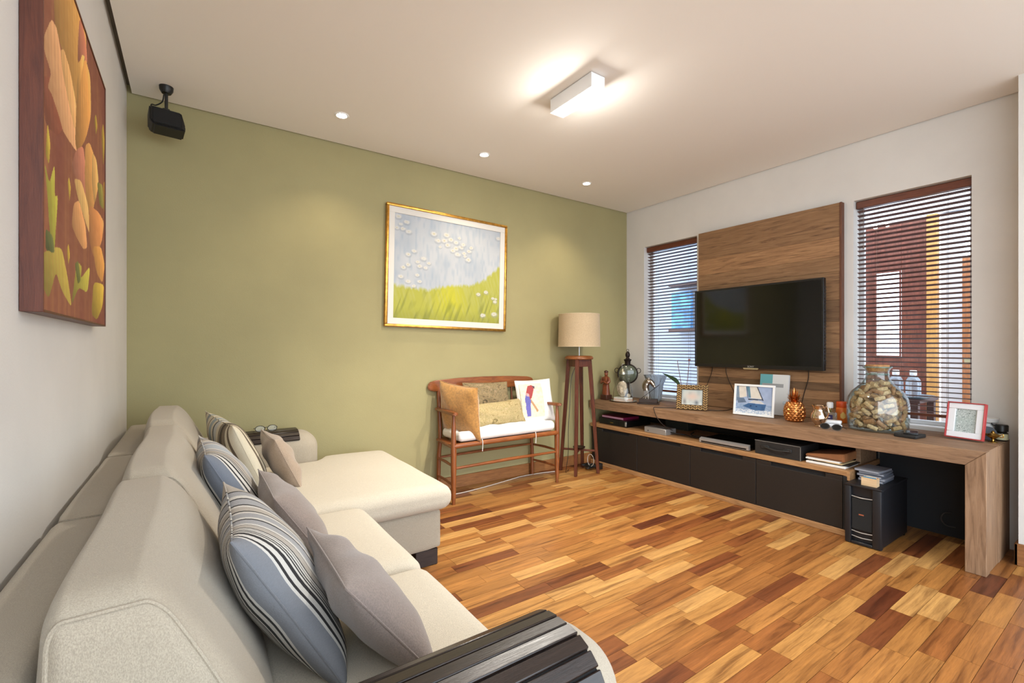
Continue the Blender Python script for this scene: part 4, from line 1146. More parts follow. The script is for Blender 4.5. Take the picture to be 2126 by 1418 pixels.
# ------------------------------------------------------------------ things on the open shelf of the cabinet
ZS = .4355
m_silver = mat('silver_plastic', (168, 164, 160), 0.35, 0.5)
m_gloss = mat('gloss_black', (16, 16, 17), 0.2)
t = thing('disc_player', 'black disc player at the corner end of the shelf', 'player', (3.78, 3.36, ZS))
bm = BM(); box(bm, 3.60, 3.97, 3.18, 3.56, ZS, ZS + .066, .003); finish('case', bm, m_gloss, t)
bm = BM(); box(bm, 3.598, 3.601, 3.36, 3.40, ZS + .022, ZS + .034); finish('badge', bm, mat('gold_badge', (120, 100, 50), 0.4, 0.7), t, smooth=False)
bm = BM(); box(bm, 3.595, 3.601, 3.18, 3.20, ZS + .012, ZS + .056, .002); finish('side_trim', bm, m_silver, t)
bm = BM(); box(bm, 3.62, 3.86, 3.24, 3.54, ZS + .0665, ZS + .092, .002)
t = thing('magenta_book', 'thin magenta book lying on the black disc player', 'book', (3.74, 3.39, ZS + .0665))
finish('cover', bm, mat('magenta_cover', (120, 22, 60), 0.4), t, smooth=False)
bm = BM(); box(bm, 3.6185, 3.626, 3.245, 3.535, ZS + .071, ZS + .088); finish('pages', bm, mat('pinkish_pages', (200, 150, 170), 0.7), t, smooth=False)
t = thing('set_top_box', 'small silver box on the shelf beside the disc player', 'box', (3.66, 2.82, ZS))
bm = BM(); box(bm, 3.585, 3.74, 2.70, 2.945, ZS, ZS + .054, .003); finish('case', bm, m_silver, t)
bm = BM(); lathe(bm, [(0, 0), (.006, 0), (.006, .003), (0, .003)], mw=frame_mw((3.585, 2.90, ZS + .02), (0, 1, 0), (-1, 0, 0)), seg=14); finish('button', bm, mat('dark_button', (50, 50, 54), 0.4), t)
bm = BM(); tube(bm, curve_pts([(3.66, 2.70, ZS + .02), (3.66, 2.64, ZS + .02), (3.72, 2.58, ZS + .01), (3.70, 2.48, ZS + .008), (3.80, 2.40, ZS + .008), (3.76, 2.55, ZS + .01), (3.90, 2.62, ZS + .01)]), .005, 6)
tag(finish('shelf_cables', bm, m_black, None, (3.7, 2.55, ZS)), 'black cables lying behind the silver box on the shelf', 'cable')
bm = BM(); box(bm, 3.95, 4.09, 2.72, 2.98, ZS, ZS + .14, .003)
tag(finish('dark_box', bm, mat('dark_green_box', (30, 36, 32), 0.6), None, (4.02, 2.85, ZS)), 'dark box at the back of the shelf behind the silver box', 'box')
t = thing('dvd_player', 'long silver-fronted player in the middle of the shelf', 'player', (3.74, 2.13, ZS))
bm = BM(); box(bm, 3.585, 3.89, 1.925, 2.345, ZS, ZS + .040, .002); finish('case', bm, m_gloss, t)
bm = BM(); prism(bm, [(3.572, ZS + .006), (3.572, ZS + .036), (3.60, ZS + .047), (3.60, ZS + .004)], 'y', 1.922, 2.348); finish('front', bm, m_silver, t, smooth=False)
bm = BM(); box(bm, 3.5705, 3.573, 1.94, 2.33, ZS + .010, ZS + .020); finish('slot', bm, m_gloss, t, smooth=False)
t = thing('briefcase', 'black briefcase-like box with a leather handle on the shelf', 'case', (3.70, 1.705, ZS))
m_leather = mat('black_leather', (30, 28, 27), 0.6, bmp=(120, 0.2))
bm = BM(); box(bm, 3.572, 3.86, 1.545, 1.872, ZS, ZS + .103, .003); finish('body', bm, m_leather, t)
bm = BM()
for q in ((1.545, 1.872, ZS + .099, ZS + .1035), (1.545, 1.549, ZS, ZS + .1035)): box(bm, 3.5705, 3.574, *q)
finish('edge_binding', bm, mat('grey_binding', (110, 106, 100), 0.6), t, smooth=False)
bm = BM(); tube(bm, curve_pts([(3.568, 1.80, ZS + .062), (3.556, 1.77, ZS + .058), (3.552, 1.71, ZS + .050), (3.556, 1.65, ZS + .054), (3.568, 1.62, ZS + .056)]), .006, 8); finish('handle', bm, m_leather, t)
for y in (1.795, 1.635):
    bm = BM(); box(bm, 3.565, 3.573, y - .03, y + .03, ZS + .045, ZS + .072, .003); finish('handle_tab', bm, m_leather, t)
def flat(name, label, cat, x0, x1, y0, y1, z0, z1, m, rot=0, pages=None):
    c = ((x0 + x1) / 2, (y0 + y1) / 2, z0)
    mw = Matrix.Translation(c) @ Matrix.Rotation(math.radians(rot), 4, 'Z')
    t = thing(name, label, cat, mw=mw)
    a, b_, h = (x1 - x0) / 2, (y1 - y0) / 2, z1 - z0
    if pages:
        bm = BM(); box(bm, -a, a, -b_, b_, 0, h * .18); box(bm, -a, a, -b_, b_, h * .82, h); box(bm, a - .004, a, -b_, b_, h * .18, h * .82); finish('cover', bm, m, t, smooth=False)
        bm = BM(); box(bm, -a + .003, a - .004, -b_ + .003, b_ - .003, h * .18, h * .82); finish('pages', bm, pages, t, smooth=False)
    else:
        bm = BM(); box(bm, -a, a, -b_, b_, 0, h, min(.002, h * .3)); finish('cover', bm, m, t, smooth=False)
    return t
m_paper = mat('paper', (226, 222, 216), 0.8); m_tanl = mat('tan_leather', (138, 88, 52), 0.55, bmp=(90, 0.15), var=(8, 0.1)); m_manila = mat('manila', (206, 176, 128), 0.8)
flat('magazine', 'white magazine at the bottom of the paper pile on the shelf', 'magazine', 3.58, 3.82, 1.275, 1.515, ZS, ZS + .014, m_paper, 0)
flat('dark_folder', 'dark folder end sticking out of the paper pile on the shelf', 'folder', 3.60, 3.84, 1.262, 1.48, ZS + .0142, ZS + .021, m_leather, 1)
flat('envelope', 'cream envelope in the paper pile on the shelf', 'envelope', 3.59, 3.80, 1.29, 1.50, ZS + .0212, ZS + .027, m_manila, -3)
flat('paper_stack', 'loose white papers under the tan leather folder', 'papers', 3.585, 3.82, 1.32, 1.525, ZS + .0272, ZS + .038, m_paper, 4)
t = thing('leather_folder', 'tan leather folder on top of the paper pile on the shelf', 'folder', (3.72, 1.41, ZS + .039))
bm = BM(); prism(bm, [(1.285, ZS + .039), (1.525, ZS + .039), (1.525, ZS + .058), (1.285, ZS + .094)], 'x', 3.60, 3.85)
bmesh.ops.bevel(bm, geom=bm.edges[:], offset=.004, segments=2, affect='EDGES'); finish('cover', bm, m_tanl, t)
bm = BM(); box(bm, 3.598, 3.601, 1.30, 1.52, ZS + .046, ZS + .049); finish('seam', bm, mat('dark_seam', (84, 52, 30), 0.7), t, smooth=False)

# ------------------------------------------------------------------ subwoofer and what lies on it
sub = thing('subwoofer', 'black subwoofer on the floor under the console', 'speaker', (3.69, 1.144, 0))
m_sub = mat('subwoofer_black', (24, 25, 29), 0.42)
SZ = .378
bm = BM(); box(bm, 3.485, 3.93, 1.042, 1.234, .012, SZ - .012, .003); finish('body', bm, m_sub, sub)
bm = BM(); box(bm, 3.457, 3.93, 1.038, 1.234, SZ - .012, SZ, .004, 2); finish('lid', bm, m_sub, sub)
bm = BM()
box(bm, 3.457, 3.486, 1.040, 1.088, .004, SZ - .012, .006, 2); box(bm, 3.457, 3.486, 1.200, 1.234, .004, SZ - .012, .006, 2); box(bm, 3.457, 3.486, 1.088, 1.200, .004, .022, .003)
finish('front_frame', bm, m_sub, sub)
bm = BM(); box(bm, 3.466, 3.486, 1.089, 1.199, .095, .292, .003); gp = finish('front_panel', bm, m_blackcloth, sub)
bm = BM(); box(bm, 3.4645, 3.4665, 1.133, 1.160, .190, .197); finish('logo', bm, mat('copper_logo', (196, 120, 90), 0.35, 0.6), gp, smooth=False)
for z in (.303, .084, .052):
    bm = BM(); tube(bm, curve_pts([(3.468, 1.199, z), (3.459, 1.144, z - .002), (3.468, 1.089, z)]), .003, 6); finish('port_lip', bm, m_silver, sub)
for (x, y) in ((3.50, 1.06), (3.50, 1.21), (3.90, 1.06), (3.90, 1.21)):
    bm = BM(); lathe(bm, [(0, 0), (.014, 0), (.016, .013), (0, .013)], (x, y, 0), 12); finish('foot', bm, m_black, sub)
t = thing('wooden_card_box', 'small pale wooden box on the subwoofer', 'box', (3.515, 1.115, SZ))
m_pale = wood('pale_wood', [(0.3, (196, 162, 120)), (0.7, (220, 190, 150))], (14, 2, 14), 3, 0.6)
bm = BM(); box(bm, 3.49, 3.54, 1.075, 1.08, SZ, SZ + .050); box(bm, 3.49, 3.54, 1.15, 1.155, SZ, SZ + .050); box(bm, 3.49, 3.495, 1.08, 1.15, SZ, SZ + .050); box(bm, 3.535, 3.54, 1.08, 1.15, SZ, SZ + .050); box(bm, 3.495, 3.535, 1.08, 1.15, SZ, SZ + .004); finish('box', bm, m_pale, t, smooth=False)
for k, c in enumerate(((60, 130, 170), (220, 200, 170), (190, 110, 70))):
    bm = BM(); box(bm, 3.500 + k * .011, 3.508 + k * .011, 1.082, 1.148 - k * .012, SZ + .005, SZ + .054 + .003 * (k == 1)); finish('card', bm, mat('card_%d' % k, c, 0.6), t, smooth=False)
names = ('bottom', 'second from the bottom of', 'middle of', 'second from the top of', 'topmost of')
m_dvd = [mat('grey_case_a', (92, 96, 106), 0.35), mat('grey_case_b', (120, 122, 130), 0.35), mat('grey_case_c', (84, 88, 98), 0.35)]
z = SZ
for k in range(5):
    dx, dy = (0, .004, -.003, .006, -.008)[k], (0, -.004, .003, .002, .012)[k]
    lab = ('grey disc case at the bottom of the pile on the subwoofer', 'grey disc case, second from the bottom of the pile on the subwoofer', 'grey disc case in the middle of the pile on the subwoofer', 'grey disc case, second from the top of the pile on the subwoofer', 'grey disc case on top of the pile on the subwoofer')[k]
    c = (3.705 + dx, 1.145 + dy, z)
    t = thing('disc_case', lab, 'case', mw=Matrix.Translation(c) @ Matrix.Rotation(math.radians((0, 2, -2, 3, -4)[k]), 4, 'Z'), group='disc cases on the subwoofer')
    bm = BM(); box(bm, -.095, .095, -.068, .068, 0, .0145, .0015); finish('case', bm, m_dvd[k % 3], t, smooth=False)
    bm = BM(); box(bm, -.0955, -.09, -.064, .064, .003, .0115); finish('spine_label', bm, mat('spine_paper', (150, 152, 160), 0.5), t, smooth=False)
    z += .0150

# ------------------------------------------------------------------ ornaments on the console top
# carved monk
t = thing('monk_statuette', 'small carved wooden monk statuette at the corner of the console', 'statuette', (3.70, 3.555, ZT))
m_carve = wood('carved_wood', [(0.3, (92, 42, 20)), (0.7, (140, 74, 40))], (14, 14, 3), 5, 0.4, 0.2)
m_carve2 = mat('carved_base', (70, 34, 20), 0.5)
c = (3.70, 3.555, ZT)
bm = BM(); box(bm, c[0] - .045, c[0] + .045, c[1] - .045, c[1] + .045, ZT, ZT + .055, .004); finish('plinth', bm, m_carve2, t)
bm = BM(); lathe(bm, [(0, .055), (.044, .055), (.043, .08), (.036, .14), (.033, .19), (.040, .215), (.042, .235), (.026, .250), (.014, .256), (0, .258)], c, 20, sx=.85)
for s in (-1, 1): tube(bm, curve_pts([(c[0] - .005, c[1] + s * .038, ZT + .238), (c[0] - .012, c[1] + s * .052, ZT + .20), (c[0] - .034, c[1] + s * .036, ZT + .182), (c[0] - .042, c[1] + s * .006, ZT + .20)], 4), [.015] * 4 + [.016] * 4 + [.010] * 5, 8)
for k in range(5): 
    a = PI + (k - 2) * .38; tube(bm, [(c[0] + .036 * math.cos(a), c[1] + .040 * math.sin(a), ZT + .06), (c[0] + .030 * math.cos(a), c[1] + .034 * math.sin(a), ZT + .17)], .005, 5)
body = finish('robe', bm, m_carve, t)
bm = BM(); lathe(bm, [(0, .252), (.013, .254), (.019, .270), (.020, .285), (.016, .300), (.006, .308), (0, .309)], c, 16); lathe(bm, [(0, 0), (.004, .002), (.003, .008), (0, .01)], (c[0] - .019, c[1], ZT + .277), 8); finish('head', bm, m_carve, t)
bm = BM(); lathe(bm, [(.021, .296), (.024, .300), (.021, .310), (.008, .318), (0, .318)], c, 16); finish('cap', bm, m_carve2, t)
# round green flask in an iron mount
fx, fy = 3.98, 3.50
t = thing('antique_flask', 'round green glass flask with dark metal neck and handles', 'flask', (fx, fy, ZT))
m_iron = mat('dark_iron', (46, 36, 32), 0.45, 0.6, bmp=(60, 0.2))
m_gg = mat('green_bottle_glass', (92, 98, 82), 0.08, 0.0, coat=0.5)
dirf = Vector((-fx, -fy, 0)).normalized(); side = Vector((-dirf.y, dirf.x, 0))
mwf = frame_mw((fx, fy, ZT + .275), side, (0, 0, 1))
mwd = mwf @ Matrix.Rotation(PI / 2, 4, 'X')
bm = BM(); lathe(bm, [(0, -.035), (.06, -.030), (.094, -.014), (.102, 0), (.094, .014), (.06, .030), (0, .035)], mw=mwd, seg=36); finish('glass_body', bm, m_gg, t)
bm = BM(); tube(bm, [mwf @ Vector((.104 * math.cos(2 * PI * k / 36), 0, .104 * math.sin(2 * PI * k / 36))) for k in range(36)], .009, 8, closed=True); finish('metal_band', bm, m_iron, t)
bm = BM(); lathe(bm, [(.030, .095), (.032, .135), (.040, .150), (.044, .158), (.030, .164), (.020, .170), (.016, .180), (.024, .195), (.026, .215), (.018, .238), (.006, .248), (0, .249)], mw=mwf, seg=20); tube(bm, [mwf @ Vector((.012 * math.cos(2 * PI * k / 14), 0, .258 + .014 * math.sin(2 * PI * k / 14))) for k in range(14)], .003, 6, closed=True); finish('neck_and_stopper', bm, m_iron, t)
for s in (-1, 1):
    bm = BM(); tube(bm, [mwf @ Vector((s * (.118 + .022 * math.cos(a)), 0, .035 + .026 * math.sin(a))) for a in [k * PI * 1.7 / 14 - PI * .75 + (0 if s > 0 else 0) for k in range(15)]], .004, 6); finish('handle', bm, m_iron, t)
bm = BM(); lathe(bm, [(0, -.275), (.062, -.275), (.064, -.262), (.03, -.235), (.018, -.17), (.020, -.105), (0, -.10)], mw=mwf, seg=24); finish('foot', bm, m_iron, t)
# bell jar with rocks, on two books and a tray
bx_, by_ = 3.72, 3.335
bm = BM(); lathe(bm, [(0, 0), (.125, 0), (.150, .010), (.152, .013), (.125, .005), (0, .005)], (bx_, by_, ZT), 36, sx=.85)
tag(finish('silver_tray', bm, mat('polished_silver', (200, 196, 190), 0.18, 0.9), None, (bx_, by_, ZT)), 'round silver tray under the bell jar and small books', 'tray')
flat('small_book', 'small orange book on the silver tray under the bell jar', 'book', bx_ - .055, bx_ + .055, by_ - .085, by_ + .085, ZT + .0055, ZT + .026, mat('orange_cover', (214, 128, 66), 0.5), 12, m_paper)
flat('small_book', 'small white book on top of the orange one', 'book', bx_ - .054, bx_ + .054, by_ - .082, by_ + .082, ZT + .0262, ZT + .044, mat('white_cover', (226, 222, 214), 0.5), 4, m_paper)
jb = ZT + .0445
m_rock = mat('pale_rock', (190, 174, 152), 0.9, var=(40, 0.22), bmp=(60, 0.8))
def rock(name, label, c, r, seed, sz=1.0):
    bm = BM(); bmesh.ops.create_icosphere(bm, subdivisions=3, radius=1)
    q = np.random.default_rng(seed); ph = q.uniform(0, 6, 6); fr = q.uniform(1.5, 5, (6, 3))
    for v in bm.verts:
        d = v.co.normalized(); k = 1 + .09 * sum(math.sin(fr[i] @ np.array(d) + ph[i]) for i in range(6))
        k = round(k * 14) / 14 * .5 + k * .5
        v.co = Vector((d.x * r[0], d.y * r[1], d.z * r[2])) * k
    z = min(v.co.z for v in bm.verts)
    for v in bm.verts: v.co += Vector((c[0], c[1], c[2] - z))
    return tag(finish(name, bm, m_rock, None, c, angle=25), label, 'rock')
rock('rock', 'large pale rough rock inside the bell jar', (bx_, by_ + .01, jb + .001), (.044, .050, .082), 3)
rock('rock', 'small pale rock in front of the larger one in the bell jar', (bx_ + .02, by_ - .058, jb + .001), (.018, .020, .020), 5)
t = thing('bell_jar', 'clear glass bell jar with a metal cap over pale rocks', 'jar', (bx_, by_, jb))
m_thin = clear_glass('thin_glass', (.95, .97, .96), 1.6)
bm = BM(); lathe(bm, [(.112, -.039), (.112, -.02), (.106, .06), (.088, .13), (.052, .198), (.033, .240), (.030, .262)], (bx_, by_, jb), 40, sx=.85); finish('glass_dome', bm, m_thin, t)
bm = BM(); lathe(bm, [(.032, .238), (.037, .242), (.036, .258), (.028, .276), (.018, .288), (.010, .298), (0, .300)], (bx_, by_, jb), 24); finish('metal_cap', bm, mat('aged_silver', (176, 176, 160), 0.3, 0.8), t)
bm = BM(); tube(bm, curve_pts([(bx_, by_, jb + .296), (bx_ + .01, by_ + .02, jb + .315), (bx_, by_ + .012, jb + .345), (bx_ - .01, by_ - .008, jb + .350)]), .004, 6); finish('hook', bm, m_silver, t)
bm = BM(); tube(bm, [(bx_ + .095 * math.cos(2 * PI * k / 40), by_ + .112 * math.sin(2 * PI * k / 40), jb - .036) for k in range(40)], .0028, 6, closed=True); finish('glass_rim', bm, mat('rim_glass', (210, 220, 216), 0.1, trans=.5), t)
# horse head award
hx, hy = 3.77, 3.045
mwh = frame_mw((hx, hy, ZT), Vector((.55, -.83, 0)), (0, 0, 1))
t = thing('horse_trophy', 'silver horse head on a rod over a dark wooden base', 'trophy', mw=mwh)
m_hbase = wood('dark_base_wood', [(0.3, (38, 28, 24)), (0.7, (62, 46, 38))], (2, 14, 14), 4, 0.4)
bm = BM(); box(bm, -.105, .105, -.06, .06, 0, .014, .003); box(bm, -.088, .088, -.046, .046, .014, .052, .003); finish('base', bm, m_hbase, t)
m_pew = mat('pewter', (150, 140, 128), 0.22, 0.95)
bm = BM(); tube(bm, curve_pts([(-.020, 0, .135), (-.026, 0, .17), (-.014, 0, .205), (.010, 0, .228), (.032, 0, .215), (.052, 0, .185), (.060, 0, .172)], 5), [.030] * 5 + [.031] * 5 + [.028] * 5 + [.023] * 5 + [.021] * 5 + [.014] * 6, 14)
for s in (-1, 1): lathe(bm, [(.006, 0), (.004, .014), (0, .022)], (.004, s * .010, .246), 8)
finish('horse_head', bm, m_pew, t)
bm = BM(); tube(bm, curve_pts([(-.050, 0, .15), (-.050, 0, .19), (-.032, 0, .228), (-.004, 0, .254)]), [.010] * 25, 8); finish('mane', bm, m_pew, t)
bm = BM(); tube(bm, [(0, 0, .05), (-.018, 0, .15)], .004, 8); finish('rod', bm, m_pew, t)
bm = BM(); tube(bm, [(.055, .01, .05), (.055, .01, .235)], .0022, 6); finish('upright_pin', bm, m_iron, t)
bm = BM(); tube(bm, [(-.070, -.03, .053), (.108, -.03, .198)], [.0030, .0030], 6); finish('crop', bm, m_iron, t)
bm = BM(); lathe(bm, [(0, .0), (.010, .0), (.010, .010), (.006, .016), (0, .016)], (-.03, .01, .052), 10); lathe(bm, [(0, .0), (.008, .0), (.008, .010), (0, .014)], (.02, .012, .052), 10); finish('bits', bm, m_pew, t)
# flared vase of ribbed glass
vx, vy = 4.02, 3.155
t = thing('glass_vase', 'flared textured clear glass vase by the left blind', 'vase', (vx, vy, ZT))
m_vase = mat('textured_glass', (225, 232, 236), 0.08, 0.0, bmp=(45, 0.9), trans=0.92)
bm = BM()
rings = []
for k, (z, a) in enumerate(((.0, .052), (.02, .056), (.10, .062), (.18, .074), (.25, .098), (.278, .112))):
    ring = []
    for q in range(40):
        an = 2 * PI * q / 40; sq = (abs(math.cos(an)) ** 6 + abs(math.sin(an)) ** 6) ** (-1 / 6)
        rr = a * sq * (1 + .05 * math.sin(8 * an) * (k / 5))
        ring.append((vx + rr * .75 * math.cos(an), vy + rr * math.sin(an), ZT + z))
    rings.append(ring)
inner = [[(vx + (p[0] - vx) * .9, vy + (p[1] - vy) * .9, max(p[2], ZT + .02)) for p in r] for r in rings[::-1]]
VV = [[bm.verts.new(p) for p in r] for r in rings + inner]
for a, b_ in zip(VV, VV[1:]):
    for q in range(40): bm.faces.new((a[q], a[(q + 1) % 40], b_[(q + 1) % 40], b_[q]))
bm.faces.new(VV[0]); bm.faces.new(VV[-1])
finish('vase', bm, m_vase, t, angle=60)
# plant pot with one long leaf and sticks
px_, py_ = 4.00, 2.80
t = thing('black_planter', 'black pot with a long green leaf and thin sticks beside the timber panel', 'plant', (px_, py_, ZT))
bm = BM(); lathe(bm, [(0, 0), (.040, 0), (.044, .01), (.050, .16), (.052, .165), (.044, .165), (.040, .14), (0, .14)], (px_, py_, ZT), 24); finish('pot', bm, m_gloss, t)
bm = BM()
sp = curve_pts([(px_ - .02, py_ + .01, ZT + .15), (px_ - .02, py_ + .06, ZT + .225), (px_ - .02, py_ + .13, ZT + .262), (px_ - .02, py_ + .235, ZT + .302)], 8)
L, R_ = [], []
for i, p in enumerate(sp):
    w_ = .020 * math.sin(PI * min(1, (i + 1) / len(sp)) ** .8) + .0015
    L.append(bm.verts.new(p + Vector((.4 * w_, 0, w_)))); R_.append(bm.verts.new(p + Vector((-.4 * w_, 0, -w_))))
for i in range(len(sp) - 1): bm.faces.new((L[i], L[i + 1], R_[i + 1], R_[i]))
bmesh.ops.solidify(bm, geom=bm.faces[:], thickness=.0012)
finish('leaf', bm, mat('leaf_green', (62, 92, 58), 0.4), t)
for (dx, dy, dz) in ((0, .075, .44), (.01, -.055, .44), (-.01, -.045, .20)):
    bm = BM(); tube(bm, [(px_, py_ - .02 * (dy < 0), ZT + .05), (px_ + dx, py_ + dy, ZT + dz)], .0032, 6); finish('stick', bm, mat('stick_wood', (120, 80, 62), 0.6), t)
bm = BM(); lathe(bm, [(0, -.012), (.012, -.004), (.012, .006), (0, .014)], (px_ + .01, py_ - .055, ZT + .445), 10); finish('dried_bud', bm, mat('dusty_pink', (150, 110, 108), 0.8), t)
bm = BM(); lathe(bm, [(0, 0), (.026, 0), (.028, .05), (.022, .07), (0, .072)], (3.985, 2.70, ZT), 18); lathe(bm, [(.012, .072), (.012, .13), (0, .132)], (3.985, 2.70, ZT), 14)
tag(finish('black_bottle', bm, m_gloss, None, (3.985, 2.70, ZT)), 'small black bottle at the left edge of the timber panel', 'bottle')

# standing photo frames
def photo_frame(name, label, bl, br, h, border, depth, mframe, fn, tilt=10, nx=90, ny=70, mount=0, weave=False, mpic=None, back=None):
    bl = Vector(bl); br = Vector(br); w = (br - bl).length
    wd_ = (br - bl).normalized(); n = Vector((wd_.y, -wd_.x, 0))     # toward the room
    if n.x > 0: n = -n
    up = Vector((0, 0, 1)) * math.cos(math.radians(tilt)) - n * math.sin(math.radians(tilt))
    mwp = frame_mw((bl + br) / 2 + Vector((0, 0, math.sin(math.radians(tilt)) * depth + .0005)), wd_, up)
    t = thing(name, label, 'photo frame', mw=mwp)
    y0 = 0
    sgn = -1 if (mwp.to_3x3() @ Vector((0, -1, 0))).dot(n) > 0 else 1
    def Y(a, b): a, b = sgn * a, sgn * b; return (min(a, b), max(a, b))
    a = w / 2; bdr = border
    bm = BM()
    for q in ((-a, a, h - bdr, h), (-a, a, 0, bdr), (-a, -a + bdr, bdr, h - bdr), (a - bdr, a, bdr, h - bdr)):
        box(bm, q[0], q[1], *Y(0, depth), q[2], q[3], .0015)
    fr = finish('frame', bm, mframe, t)
    if weave:
        bm = BM(); s = bdr / 2.25; 
        nxx = int(w / s); nzz = int(h / s)
        for i in range(nxx):
            for j in range(nzz):
                x = -a + (i + .5) * w / nxx; z = (j + .5) * h / nzz
                if -a + bdr < x < a - bdr and bdr < z < h - bdr: continue
                ang = PI / 4 if i % 2 else -PI / 4
                m2 = Matrix.Translation((x, sgn * (depth + .0005), z)) @ Matrix.Rotation(ang, 4, 'Y')
                box(bm, -s * .62, s * .62, -.006, .006, -s * .20, s * .20, .003, 1, m2)
        finish('woven_relief', bm, m_wgold, fr)
    if mount:
        bm = BM(); c_ = bdr + mount
        for q in ((-a + bdr, a - bdr, h - c_, h - bdr), (-a + bdr, a - bdr, bdr, c_), (-a + bdr, -a + c_, c_, h - c_), (a - c_, a - bdr, c_, h - c_)):
            box(bm, q[0], q[1], *Y(depth * .2, depth * .72), q[2], q[3], .002)
        finish('inner_mount', bm, back, t)
        bdr = c_
    bm = BM(); box(bm, -a + border * .5, a - border * .5, *Y(0, depth * .35), border * .5, h - border * .5); finish('backing', bm, mat('frame_back', (40, 36, 34), 0.8), t, smooth=False)
    yp = sgn * (depth * .35 + .0012)
    if sgn < 0: sheet('picture', (-a + bdr, yp, bdr), (w - 2 * bdr, 0, 0), (0, 0, h - 2 * bdr), nx, ny, fn, mpic or m_print_gloss, t)
    else: sheet('picture', (a - bdr, yp, bdr), (-(w - 2 * bdr), 0, 0), (0, 0, h - 2 * bdr), nx, ny, fn, mpic or m_print_gloss, t)
    bm = BM(); L = h * .6; fo = math.sin(math.radians(tilt)) * L + .03
    p0 = Vector((0, -sgn * .001, L)); 
    Rw = mwp.inverted()
    foot = Rw @ (mwp @ p0 - n * .0 + Vector((0, 0, -(mwp @ p0).z + ZT + .002)) - n * .05)
    tube(bm, [p0, foot], [.008, .006], 6); finish('easel_back', bm, mat('frame_back', (40, 36, 34), 0.8), t)
    return t
def blurry(S, T):
    n = smooth_noise(S, T, 5, 4, 81); n2 = smooth_noise(S, T, 9, 7, 82)
    b = np.zeros(S.shape + (3,)) + np.array((176, 184, 180.)); b = mixc(b, (140, 152, 156), np.clip(n - .4, 0, 1))
    d = np.exp(-((S - .5) / .32) ** 2 - ((T - .55) / .28) ** 2); b = mixc(b, (196, 170, 156), d * .9)
    b = mixc(b, (226, 222, 216), np.clip(.42 - T, 0, .4) * 1.6 * n2); b = mixc(b, (86, 92, 100), np.exp(-((S - .72) / .10) ** 2 - ((T - .15) / .14) ** 2) * .8)
    return mixc(b, (110, 104, 104), np.exp(-((S - .14) / .08) ** 2 - ((T - .2) / .2) ** 2) * .7)
def boat(S, T):
    n = smooth_noise(S, T, 40, 40, 91); n2 = smooth_noise(S, T, 12, 8, 92)
    b = np.zeros(S.shape + (3,)) + np.array((168, 182, 206.)); b = mixc(b, (150, 166, 196), T)
    sea = T < .34; b[sea] = (134, 156, 186); b = np.where((T < .34)[..., None], mixc(b, (228, 230, 232), np.clip(n - .35, 0, 1) * np.clip(1.3 - T * 3, 0, 1.2)), b)
    sail = (212, 204, 192)
    for c, p in ((sail, [(.06, 1), (.26, 1), (.30, .62), (.10, .55)]), ((96, 132, 150), [(.28, 1), (.36, 1), (.42, .60), (.36, .58)]), (sail, [(.37, 1), (.58, 1), (.74, .56), (.42, .56)]), ((120, 136, 150), [(.00, 1), (.06, 1), (.10, .52), (.0, .42)]),
                 ((56, 60, 72), [(.56, 1), (.585, 1), (.77, .50), (.74, .50)]), ((56, 60, 72), [(.27, 1), (.285, 1), (.345, .56), (.33, .56)]), ((50, 54, 64), [(.34, .55), (.74, .55), (.74, .52), (.34, .50)]),
                 ((206, 204, 200), [(.36, .40), (.50, .50), (.70, .48), (.80, .38)]), ((62, 98, 140), [(.20, .26), (.36, .38), (.84, .37), (.80, .16), (.60, .10)]), ((34, 56, 92), [(.40, .30), (.44, .31), (.44, .27), (.40, .26)]), ((34, 56, 92), [(.56, .30), (.60, .30), (.60, .26), (.56, .26)]),
                 ((96, 112, 134), [(.02, .56), (.22, .56), (.30, .40), (.06, .36)])):
        b[inside(S, T, p)] = c
    b = np.where((T < .14)[..., None], mixc(b, (232, 232, 232), np.clip(n + .1, 0, 1)), b)
    return b + (n2[..., None] - .5) * 14
m_wgold = mat('woven_gold', (196, 164, 112), 0.35, 0.6, var=(40, 0.15))
photo_frame('woven_photo_frame', 'gold woven-pattern photo frame on the console', (3.660, 2.640, ZT), (3.775, 2.398, ZT), .225, .045, .014, mat('dark_gold', (84, 62, 36), 0.5, 0.3), blurry, 12, weave=True)
photo_frame('white_photo_frame', 'white photo frame with a picture of a sailing boat', (3.785, 2.165, ZT), (3.825, 1.850, ZT), .258, .017, .016, mat('white_frame', (236, 236, 234), 0.4), boat, 8, 140, 110)
# upright booklet box behind the boat photo
mwb = frame_mw((4.035, 1.955, ZT), (0, -1, 0), (.12, 0, 1))
t = thing('leaflet_box', 'teal and white upright box leaning on the panel behind the sailing photo', 'box', mw=mwb)
bm = BM(); box(bm, -.115, .115, -.03, -.002, .002, .338, .002); finish('box', bm, mat('white_card', (224, 224, 222), 0.5), t, smooth=False)
def leaflet(S, T):
    b = np.zeros(S.shape + (3,)) + np.array((222, 222, 220.))
    b[(S < .45) & (T > .48)] = (104, 168, 174); b[(T > .68) & (T < .77) & (S > .08) & (S < .84)] = (160, 160, 160); b[(T > .58) & (T < .61) & (S < .45)] = (70, 140, 150)
    b[(S > .86) & (S < .94) & (T > .28) & (T < .34)] = (150, 190, 210); b[(S > .875) & (S < .925) & (T > .292) & (T < .328)] = (230, 232, 234)
    return b
mwc = mwb.to_3x3()
fside = -1 if (mwc @ Vector((0, -1, 0))).x < 0 else 1
if fside < 0: sheet('printed_face', (-.115, -.0305, .002), (.23, 0, 0), (0, 0, .336), 60, 90, leaflet, m_print_gloss, t)
else: sheet('printed_face', (.115, -.0015, .002), (-.23, 0, 0), (0, 0, .336), 60, 90, leaflet, m_print_gloss, t)
